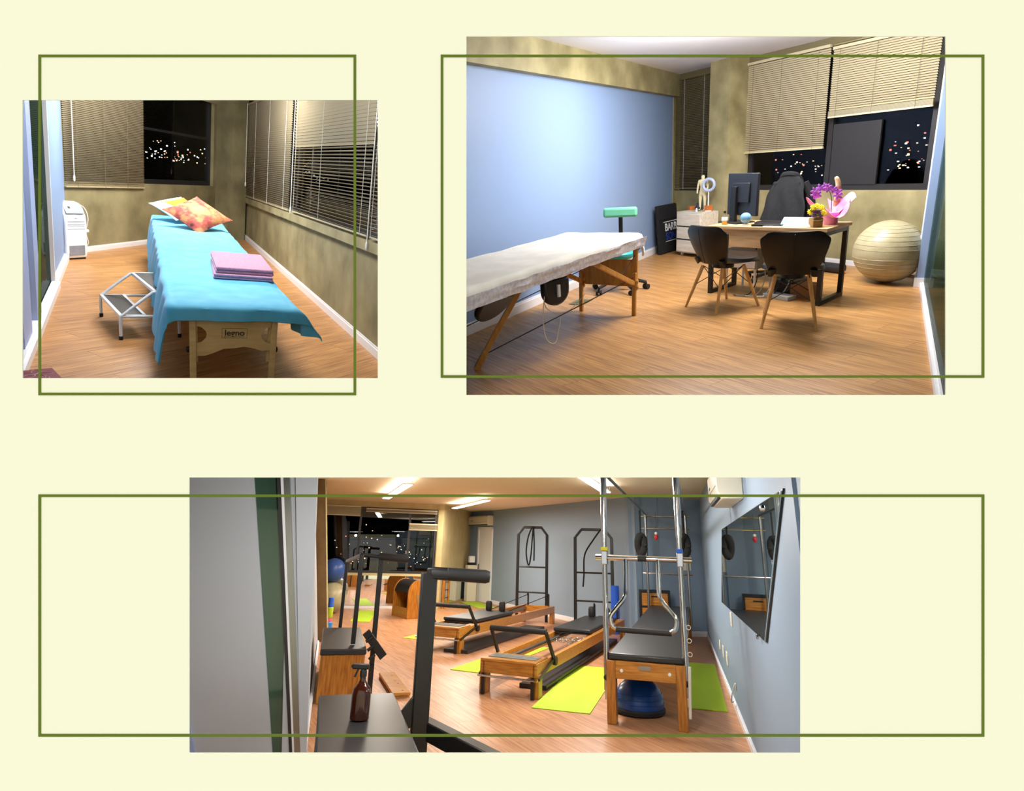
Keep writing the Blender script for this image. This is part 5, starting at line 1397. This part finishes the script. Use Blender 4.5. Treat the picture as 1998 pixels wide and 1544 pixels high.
# --- reformer: y away from the viewer, near end is the foot end
def reformer(x, y, rz, W, L, car0, car1, label):
    t = thing('reformer', label, 'reformer', 3, x, y, 0, rz, 'pilates reformers')
    h = W / 2
    for sx in (-1, 1):
        MB().bx(sx * h - 0.03, sx * h + 0.03, 0.0, L, 0.22, 0.36).build('side_rail', 'pilates_wood', t, bevel=0.006)
        for y0 in (0.02, L - 0.16): MB().bx(sx * h - 0.04, sx * h + 0.04, y0, y0 + 0.14, 0.0, 0.24).build('leg', 'pilates_wood_v', t, bevel=0.006)
        MB().cyl((sx * (h - 0.09), 0.35, 0.30), (sx * (h - 0.09), L - 0.15, 0.30), 0.022, n=10).build('steel_rail', 'steel', t)
        MB().bx(sx * (h - 0.02) - 0.018, sx * (h - 0.02) + 0.018, -0.03, 0.0, 0.0, 0.22).build('spring_slot', 'black_metal', t)
    pf = MB().bx(-h - 0.02, h + 0.02, -0.02, 0.42, 0.345, 0.375).build('foot_platform', 'pilates_wood', t, bevel=0.006)
    MB().bx(-h + 0.03, h - 0.03, 0.10, 0.34, 0.375, 0.380).build('grip_strip', 'grip_grey', pf)
    for i in range(3): MB().bx(-h + 0.03, h - 0.03, 0.13 + 0.07 * i, 0.145 + 0.07 * i, 0.380, 0.382).build('grip_line', 'grip_light', pf)
    MB().bx(-h, h, 0.0, 0.05, 0.22, 0.345).build('end_board', 'pilates_wood', t, bevel=0.004)
    MB().bx(-h, h, L - 0.06, L, 0.22, 0.36).build('end_board', 'pilates_wood', t, bevel=0.004)
    MB().cyl((-h - 0.03, -0.06, 0.20), (h + 0.05, -0.06, 0.20), 0.012, n=8).build('spring_bar', 'chrome', t)
    # foot bar
    for sx in (-1, 1):
        MB().bar((sx * (h + 0.045), 0.62, 0.30), (sx * (h + 0.03), 0.30, 0.66), 0.03, 0.05).build('bar_arm', 'black_metal', t, bevel=0.006)
        MB().bar((sx * (h + 0.045), 0.60, 0.34), (sx * (h + 0.045), 0.02, 0.20), 0.018, 0.03).build('bar_strut', 'black_metal', t)
        MB().cyl((sx * (h + 0.03), 0.62, 0.31), (sx * (h + 0.07), 0.62, 0.31), 0.05, n=14).build('bar_pivot', 'black_metal', t)
    MB().cyl((-h - 0.04, 0.30, 0.66), (h + 0.04, 0.30, 0.66), 0.032, n=14).build('foot_bar', 'foam_black', t)
    # carriage
    c = MB().bx(-h + 0.05, h - 0.05, car0, car1, 0.355, 0.375).build('carriage', 'black_metal', t)
    MB().bx(-h + 0.02, h - 0.02, car0, car1, 0.375, 0.43).build('carriage_pad', 'black_vinyl', c, bevel=0.018, seg=3)
    for sx in (-1, 1):
        MB().lathe([(0.05, 0.0), (0.062, 0.02), (0.062, 0.14), (0.045, 0.17), (0.01, 0.175)], (sx * 0.14, car1 - 0.12, 0.43), 14).build('shoulder_rest', 'foam_black', c)
    MB().bx(-0.12, 0.12, car1, car1 + 0.35, 0.37, 0.41).build('head_rest', 'black_vinyl', c, bevel=0.012)
    for i in range(5):
        xs = -0.2 + 0.1 * i
        pts = [(xs + 0.018 * math.cos(k * 1.2), car0 - 0.02 - k * 0.012, 0.30 + 0.018 * math.sin(k * 1.2)) for k in range(46)]
        MB().tube(pts, 0.004, 4).build('spring', 'steel', t)
    # pulley risers and ropes
    for sx in (-1, 1):
        MB().bar((sx * (h - 0.1), L - 0.05, 0.36), (sx * (h - 0.1), L - 0.05, 0.60), 0.03, 0.03).build('pulley_riser', 'black_metal', t)
        MB().lathe([(0.012, -0.01), (0.035, -0.008), (0.028, 0), (0.035, 0.008), (0.012, 0.01)], (0, 0, 0), 12, TR(sx * (h - 0.1), L - 0.08, 0.59) @ RY(90)).build('pulley', 'black_plastic', t)
        MB().tube([(sx * (h - 0.1), L - 0.11, 0.58), (sx * 0.20, car1 + 0.05, 0.42)], 0.007, 6).build('rope', 'black_fabric', t)
    return t
reformer(0.06, 7.48, -21.5, 0.64, 5.2, 2.70, 4.70, 'reformer nearest the large lime mat, carriage pulled to its far end')
reformer(-1.05, 10.3, -23, 0.70, 4.7, 0.75, 2.35, 'farther reformer partly behind the tall black handle post')

# --- towers at the wall
def tower(x, y, rz, W, H, rungs, label, straps):
    t = thing('ladder_tower', label, 'tower', 3, x, y, 0, rz, 'black ladder towers')
    h = W / 2
    for sx in (-1, 1):
        MB().bar((sx * h, 0, 0), (sx * h, 0, H - 0.16), 0.065, 0.05).build('upright', 'black_metal', t, bevel=0.008)
        MB().bar((sx * h, 0, H - 0.17), (sx * (h - 0.14), 0, H), 0.06, 0.05).build('corner_bar', 'black_metal', t, bevel=0.008)
    MB().bar((-h + 0.13, 0, H), (h - 0.13, 0, H), 0.05, 0.06).build('top_bar', 'black_metal', t, bevel=0.008)
    for z in rungs: MB().cyl((-h, 0, z), (h, 0, z), 0.018, n=8).build('rung', 'black_metal', t)
    for pts in straps:
        MB().tube(smooth_path([(p[0], -0.05, p[1]) for p in pts], 5), 0.018, 6).build('strap', 'black_fabric', t)
    return t
tower(0.62, 14.75, -14, 0.70, 2.08, (0.62, 1.18), 'black ladder tower behind the farther reformer', [[(0, 2.1), (-0.10, 1.85), (-0.14, 1.5), (-0.08, 1.22), (-0.03, 1.4), (0.0, 1.8), (0.02, 2.1)], [(0.03, 2.08), (0.05, 1.7), (0.05, 1.32)]])
tower(1.86, 13.25, -14, 0.78, 2.02, (0.58, 1.14), 'black ladder tower behind the nearer reformer', [[(0.18, 2.04), (0.0, 1.8), (-0.18, 1.5), (-0.20, 1.1), (-0.22, 0.86)], [(0.2, 2.06), (0.24, 1.6), (0.24, 1.25)]])
for pth in (): pass

# --- mats
def floor_mat(cx, cy, rz, w, l, matn, label, grp='exercise mats on the floor', z=0.001, h=0.008):
    single(MB().bx(-w / 2, w / 2, -l / 2, l / 2, 0, h), 'exercise_mat', matn, label, 'mat', 3, cx, cy, z, rz, grp, bevel=0.003)
floor_mat(0.98, 8.15, -17, 0.62, 2.55, 'lime', 'large lime green mat in front of the trapeze table legs')
floor_mat(2.56, 8.55, -16, 0.50, 2.9, 'lime', 'lime green mat along the mirror wall')
floor_mat(0.03, 9.95, -24, 0.52, 2.5, 'lime', 'lime green mat under the nearer reformer')
floor_mat(-3.25, 14.9, 8, 0.42, 2.3, 'lime', 'lime green mat beside the stacked balls')
floor_mat(-0.78, 18.4, 20, 0.55, 1.9, 'lime', 'lime green mat in front of the white door')
floor_mat(-1.35, 12.2, -24, 0.40, 1.4, 'lime', 'lime green mat under the farther reformer')
floor_mat(1.15, 9.95, -21, 0.34, 4.4, 'black_vinyl', 'long black padded mat lying beside the nearer reformer', h=0.05)
floor_mat(-0.05, 11.9, -23, 0.42, 3.6, 'black_vinyl', 'black mats lying beside the farther reformer', h=0.05)

# --- box chairs (pilates chairs) on the left
def box_chair(x, y, rz, W, D, Z, wood, label):
    t = thing('box_chair', label, 'pilates chair', 3, x, y, 0, rz, 'pilates box chairs')
    MB().bx(-W / 2 + 0.01, W / 2 - 0.01, 0.0, D, 0.0, Z - 0.06).build('box_body', wood, t, bevel=0.006)
    MB().bx(-W / 2, W / 2, -0.02, D + 0.02, Z - 0.06, Z).build('seat_pad', 'black_vinyl', t, bevel=0.012, seg=3)
    return t
c1 = box_chair(-0.70, 3.66, 16, 0.56, 1.48, 0.50, 'black_vinyl', 'nearest box chair with black seat and tall handle post')
# its handle post, bracket and padded grip at the right side
MB().bar((0.42, 1.02, 0.05), (0.42, 1.02, 1.40), 0.12, 0.07).build('handle_post', 'black_metal', c1, bevel=0.008)
MB().bar((0.40, 1.02, 1.40), (0.56, 0.98, 1.40), 0.05, 0.08).build('handle_bend', 'black_metal', c1, bevel=0.01)
MB().tube([(0.43, 1.02, 1.40), (0.45, 1.02, 1.40), (0.84, 0.94, 1.385), (0.87, 0.935, 1.383)], [0.04, 0.046, 0.05, 0.04], 16).build('handle_grip', 'foam_black', c1)
MB().bx(-0.06, 0.06, -0.02, 0.02, -0.09, 0.09).build('post_bracket', 'black_metal', c1, bevel=0.006, at=TR(0.36, 1.02, 0.48) @ RY(40))
MB().bar((0.46, 1.10, 0.36), (0.84, 0.40, 0.30), 0.10, 0.12).build('pedal', 'black_metal', c1, bevel=0.01)
c2 = box_chair(-1.71, 6.98, 15.6, 0.48, 1.70, 0.52, 'pilates_wood_v', 'farther box chair with brown wooden body and black seat')
for px_, py_, z1, wd in ((0.33, 0.30, 1.46, 0.055), (0.10, 0.24, 1.48, 0.05), (-0.02, 1.85, 1.36, 0.045)):
    MB().bar((px_, py_, 0.30 if px_ > 0.2 else 0.02 if py_ > 1 else 0.53), (px_, py_, z1), wd, 0.045).build('handle_post', 'black_metal', c2, bevel=0.006)
MB().tube([(-0.02, 1.80, 1.36), (0.10, 0.25, 1.475), (0.33, 0.26, 1.455)], 0.022, 10).build('handle_bar', 'black_metal', c2)
MB().tube([(0.30, 0.26, 1.46), (0.33, 0.26, 1.46), (0.62, 0.22, 1.44), (0.64, 0.22, 1.44)], [0.036, 0.044, 0.044, 0.034], 14).build('handle_grip', 'foam_black', c2)
br = MB().bx(-0.045, 0.045, -0.02, 0.02, -0.17, 0.17).build('post_bracket', 'black_metal', c2, bevel=0.006, at=TR(0.34, 0.26, 0.52) @ RY(-40))
for i in range(3): MB().cyl((0.24 + 0.025 * i, 0.24, 0.55 - 0.09 * i), (0.31 + 0.02 * i, 0.24, 0.60 - 0.09 * i), 0.018, n=8).build('spring_peg', 'black_metal', c2)
MB().bar((0.33, 0.30, 0.02), (0.33, 0.30, 0.32), 0.055, 0.045).build('handle_post', 'black_metal', c2)
# spray bottle on the seat of the nearest chair
sb = thing('spray_bottle', 'amber spray bottle standing on the nearest black seat', 'bottle', 3, -0.93, 4.40, 0.501, 0)
MB().lathe([(0.05, 0.0), (0.062, 0.008), (0.062, 0.15), (0.055, 0.185), (0.030, 0.215), (0.019, 0.235), (0.019, 0.26)], (0, 0, 0), 24).build('bottle_body', 'amber', sb)
MB().lathe([(0.023, 0.255), (0.023, 0.285), (0.014, 0.30)], (0, 0, 0), 14).build('collar', 'black_plastic', sb)
MB().bx(-0.075, 0.035, -0.016, 0.016, 0.298, 0.33).build('spray_head', 'black_plastic', sb, bevel=0.006)
MB().bar((-0.035, 0, 0.30), (-0.055, 0, 0.25), 0.014, 0.012).build('trigger', 'black_plastic', sb)
MB().bx(-0.083, -0.073, -0.009, 0.009, 0.306, 0.324).build('nozzle', 'black_plastic', sb)
# board on the floor
bd = thing('wooden_board', 'small wooden board with dark holes lying on the floor by the box chairs', 'board', 3, -1.28, 7.78, 0, 19)
MB().bx(-0.10, 0.10, -0.56, 0.56, 0.03, 0.06).build('plank_top', 'pilates_wood', bd, bevel=0.006)
for y0 in (-0.52, 0.46): MB().bx(-0.10, 0.10, y0, y0 + 0.06, 0.0, 0.03).build('cleat', 'beech', bd)
for px_, py_ in ((0.03, 0.35), (0.02, 0.05), (0.035, -0.1), (0.03, -0.45)): MB().lathe([(0.012, 0), (0.012, 0.002)], (px_, py_, 0.06), 8).build('hole', 'black_plastic', bd)
# small round brown barrel by the left wall
sm = thing('arc_barrel', 'small dark brown rounded barrel on the floor by the left wall', 'barrel', 3, -1.93, 7.28, 0, 15)
MB().prism([(-0.09, 0.02)] + [(-0.09 + 0.20 * math.sin(math.pi * k / 12) * 0.9, 0.02 + 0.30 * k / 12) for k in range(1, 12)] + [(-0.09, 0.32)], -0.25, 0.25, RZ(180)).build('barrel_body', 'pilates_wood_v', sm, bevel=0.01)
MB().bx(-0.06, 0.10, -0.22, 0.22, 0.0, 0.02).build('barrel_foot', 'red', sm)

# --- far left: balls, foam pieces, barrel
wb2 = single(MB().ball((0, 0, 0.345), (0.35, 0.35, 0.345), 32, 20), 'exercise_ball', 'pearl', 'cream exercise ball under the blue one at the far left', 'exercise ball', 3, -4.14, 15.2, 0, 0, 'stacked exercise balls', smooth=1.5)
single(MB().ball((0, 0, 0.275), (0.275, 0.275, 0.275), 32, 20), 'exercise_ball', 'blue_ball', 'blue exercise ball resting on the cream one', 'exercise ball', 3, -4.17, 15.22, 0.69, 0, 'stacked exercise balls', smooth=1.5)
fr = thing('foam_cylinder', 'lime foam cylinder with blue top standing by the pilaster', 'foam roller', 3, -3.42, 12.55, 0.0, 0)
MB().lathe([(0.055, 0.20), (0.06, 0.21), (0.06, 0.38), (0.05, 0.39)], (0, 0, 0), 14).build('lime_section', 'lime', fr); MB().lathe([(0.05, 0.39), (0.05, 0.56), (0.045, 0.565)], (0, 0, 0), 14).build('blue_section', 'roller_blue', fr)
MB().lathe([(0.06, 0.0), (0.07, 0.01), (0.07, 0.11), (0.05, 0.13)], (0, 0, 0), 14).build('foot_section', 'hot_blue', fr); MB().lathe([(0.045, 0.12), (0.055, 0.15), (0.045, 0.205)], (0, 0, 0), 12).build('pink_section', 'pink', fr)
sc = thing('spine_barrel', 'wooden spine corrector barrel with black padded arch', 'barrel', 3, -1.98, 14.62, 0, 34)
arch = [(-0.28, 0.0), (0.28, 0.0), (0.28, 0.55)] + [(0.28 * math.cos(a), 0.55 + 0.28 * math.sin(a)) for a in [math.pi * k / 14 for k in range(1, 14)]] + [(-0.28, 0.55)]
for y0 in (-0.02, 0.78): MB().prism(arch, y0, y0 + 0.04).build('side_panel', 'pilates_wood_v', sc, bevel=0.004)
MB().bx(-0.26, -0.23, 0.02, 0.78, 0.0, 0.22).build('foot_board', 'pilates_wood', sc); MB().bx(0.22, 0.26, 0.02, 0.78, 0.0, 0.55).build('rear_board', 'pilates_wood', sc)
MB().prism([(0.265 * math.cos(a), 0.55 + 0.27 * math.sin(a)) for a in [math.pi * k / 14 for k in range(15)]] + [(-0.20 * math.cos(a), 0.55 + 0.2 * math.sin(a)) for a in [math.pi * k / 10 for k in range(11)]], 0.02, 0.78).build('padded_arch', 'black_vinyl', sc)
MB().prism([(0.0, 0.12), (0.03, 0.3), (0.09, 0.50), (-0.09, 0.50), (-0.03, 0.3)], -0.028, -0.02).build('slot_inlay', 'kraft', sc)
wl = thing('wall_bars', 'orange wooden bars beside the low mirror', 'wall bars', 3, -1.62, 17.35, 0, 80)
for x in (-0.25, 0.25): MB().bx(x - 0.04, x + 0.04, -0.03, 0.03, 0.0, 0.95).build('bar_post', 'pilates_wood_v', wl, bevel=0.004)
for z in (0.25, 0.45, 0.65, 0.85): MB().cyl((-0.25, 0, z), (0.25, 0, z), 0.012, n=8).build('bar_rung', 'black_metal', wl)

# --- blue roller, mirror, wall fittings
single(MB().lathe([(0.075, 0), (0.085, 0.008), (0.085, 0.905), (0.075, 0.912)], (0, 0, 0), 20), 'foam_roller', 'roller_blue', 'tall blue foam roller standing against the grey wall', 'foam roller', 3, 2.26, 13.02, 0)
def fix(frame, x, z, y=0.0): return ROOM[3] @ frame @ TR(x, y, z)
mi = bpy.data.objects.new('wall_mirror', None); COL.objects.link(mi); mi.matrix_world = fix(FR3, -7.55, 1.42)
tag(mi, 'large frameless mirror with black edge on the right wall', 'mirror')
mc = [(1.45, 0.45), (2.40, -0.40), (-1.50, -0.36), (-2.72, 0.50)]
MB().prism([(p[0], p[1]) for p in mc], 0.012, 0.02).build('mirror_glass', 'mirror_green', mi)
MB().prism([(p[0] * 1.008, p[1] * 1.02) for p in mc], 0.002, 0.011).build('mirror_edge', 'black_metal', mi)
for p in ((-2.0, 0.46), (-1.2, -0.37)): MB().lathe([(0.02, 0), (0.02, 0.012), (0.012, 0.016)], (0, 0, 0), 10, TR(p[0], 0.02, p[1]) @ RX(-90)).build('mirror_clip', 'chrome', mi)
def plate(frame, x, z, w, h, name, label, cat, grp=None, matn='socket_cream'):
    o = bpy.data.objects.new(name, None); COL.objects.link(o); o.matrix_world = fix(frame, x, z); tag(o, label, cat, grp)
    MB().bx(-w / 2, w / 2, 0.001, 0.012, -h / 2, h / 2).build('plate', matn, o, bevel=0.003)
    MB().bx(-w * 0.2, w * 0.2, 0.012, 0.016, -h * 0.2, h * 0.2).build('insert', 'white', o)
    return o
plate(FR3, -6.3, 0.93, 0.16, 0.14, 'light_switch', 'cream light switch just below the mirror', 'switch')
plate(FR3, -3.95, 0.37, 0.13, 0.12, 'wall_socket', 'cream wall socket farthest along the mirror wall', 'socket', 'sockets on the mirror wall')
plate(FR3, -4.6, 0.375, 0.15, 0.14, 'wall_socket', 'middle cream wall socket below the mirror', 'socket', 'sockets on the mirror wall')
plate(FR3, -5.2, 0.38, 0.15, 0.15, 'wall_socket', 'nearest cream wall socket below the mirror', 'socket', 'sockets on the mirror wall')
o = plate(FR3, -6.15, 0.25, 0.06, 0.06, 'cable_outlet', 'small outlet with a looping grey cable low on the mirror wall', 'outlet')
MB().tube(smooth_path([(0, 0.015, 0.02), (-0.1, 0.05, -0.04), (-0.05, 0.06, -0.14), (0.08, 0.03, -0.16)], 5), 0.006, 6).build('cable', 'cable_grey', o)
plate(FN3, 0.42, 1.42, 0.30, 0.34, 'fuse_box', 'cream fuse box on the wall behind the trapeze table', 'fuse box')
def air_con(mtx, w, label):
    o = bpy.data.objects.new('air_conditioner', None); COL.objects.link(o); o.matrix_world = mtx; tag(o, label, 'air conditioner', 'wall air conditioners')
    MB().prism([(0.0, 0.0), (0.17, 0.0), (0.21, 0.06), (0.21, 0.27), (0.17, 0.30), (0.0, 0.30)], -w / 2, w / 2, RZ(90) @ Matrix.Scale(-1, 4, (0, 1, 0))).build('housing', 'ac_white', o, bevel=0.01)
    MB().bx(-w / 2 + 0.05, w / 2 - 0.05, 0.165, 0.20, 0.005, 0.035).build('air_slot', 'black_plastic', o)
    MB().bx(-w / 2 + 0.02, w / 2 - 0.02, 0.208, 0.214, 0.10, 0.105).build('seam', 'grip_light', o)
    MB().bx(w * 0.2, w * 0.32, 0.21, 0.214, 0.14, 0.16).build('indicator', 'black_plastic', o)
air_con(fix(FD3, 0.72, 2.24), 1.4, 'cream air conditioner above the white door')
air_con(fix(FR3, -7.9, 2.03), 1.1, 'cream air conditioner high on the mirror wall')
dp = thing('towel_dispenser', 'white paper dispenser on a narrow stand beside the door', 'dispenser', 3, -1.08, 19.55, 0, 30)
MB().bx(-0.16, 0.16, -0.10, 0.10, 0.0, 1.05).build('stand', 'ac_white', dp, bevel=0.01); MB().bx(-0.10, 0.10, -0.08, 0.08, 1.05, 1.12).build('tray', 'black_plastic', dp); MB().bx(-0.09, 0.09, -0.07, 0.07, 1.12, 1.32).build('dispenser_body', 'white', dp, bevel=0.02)
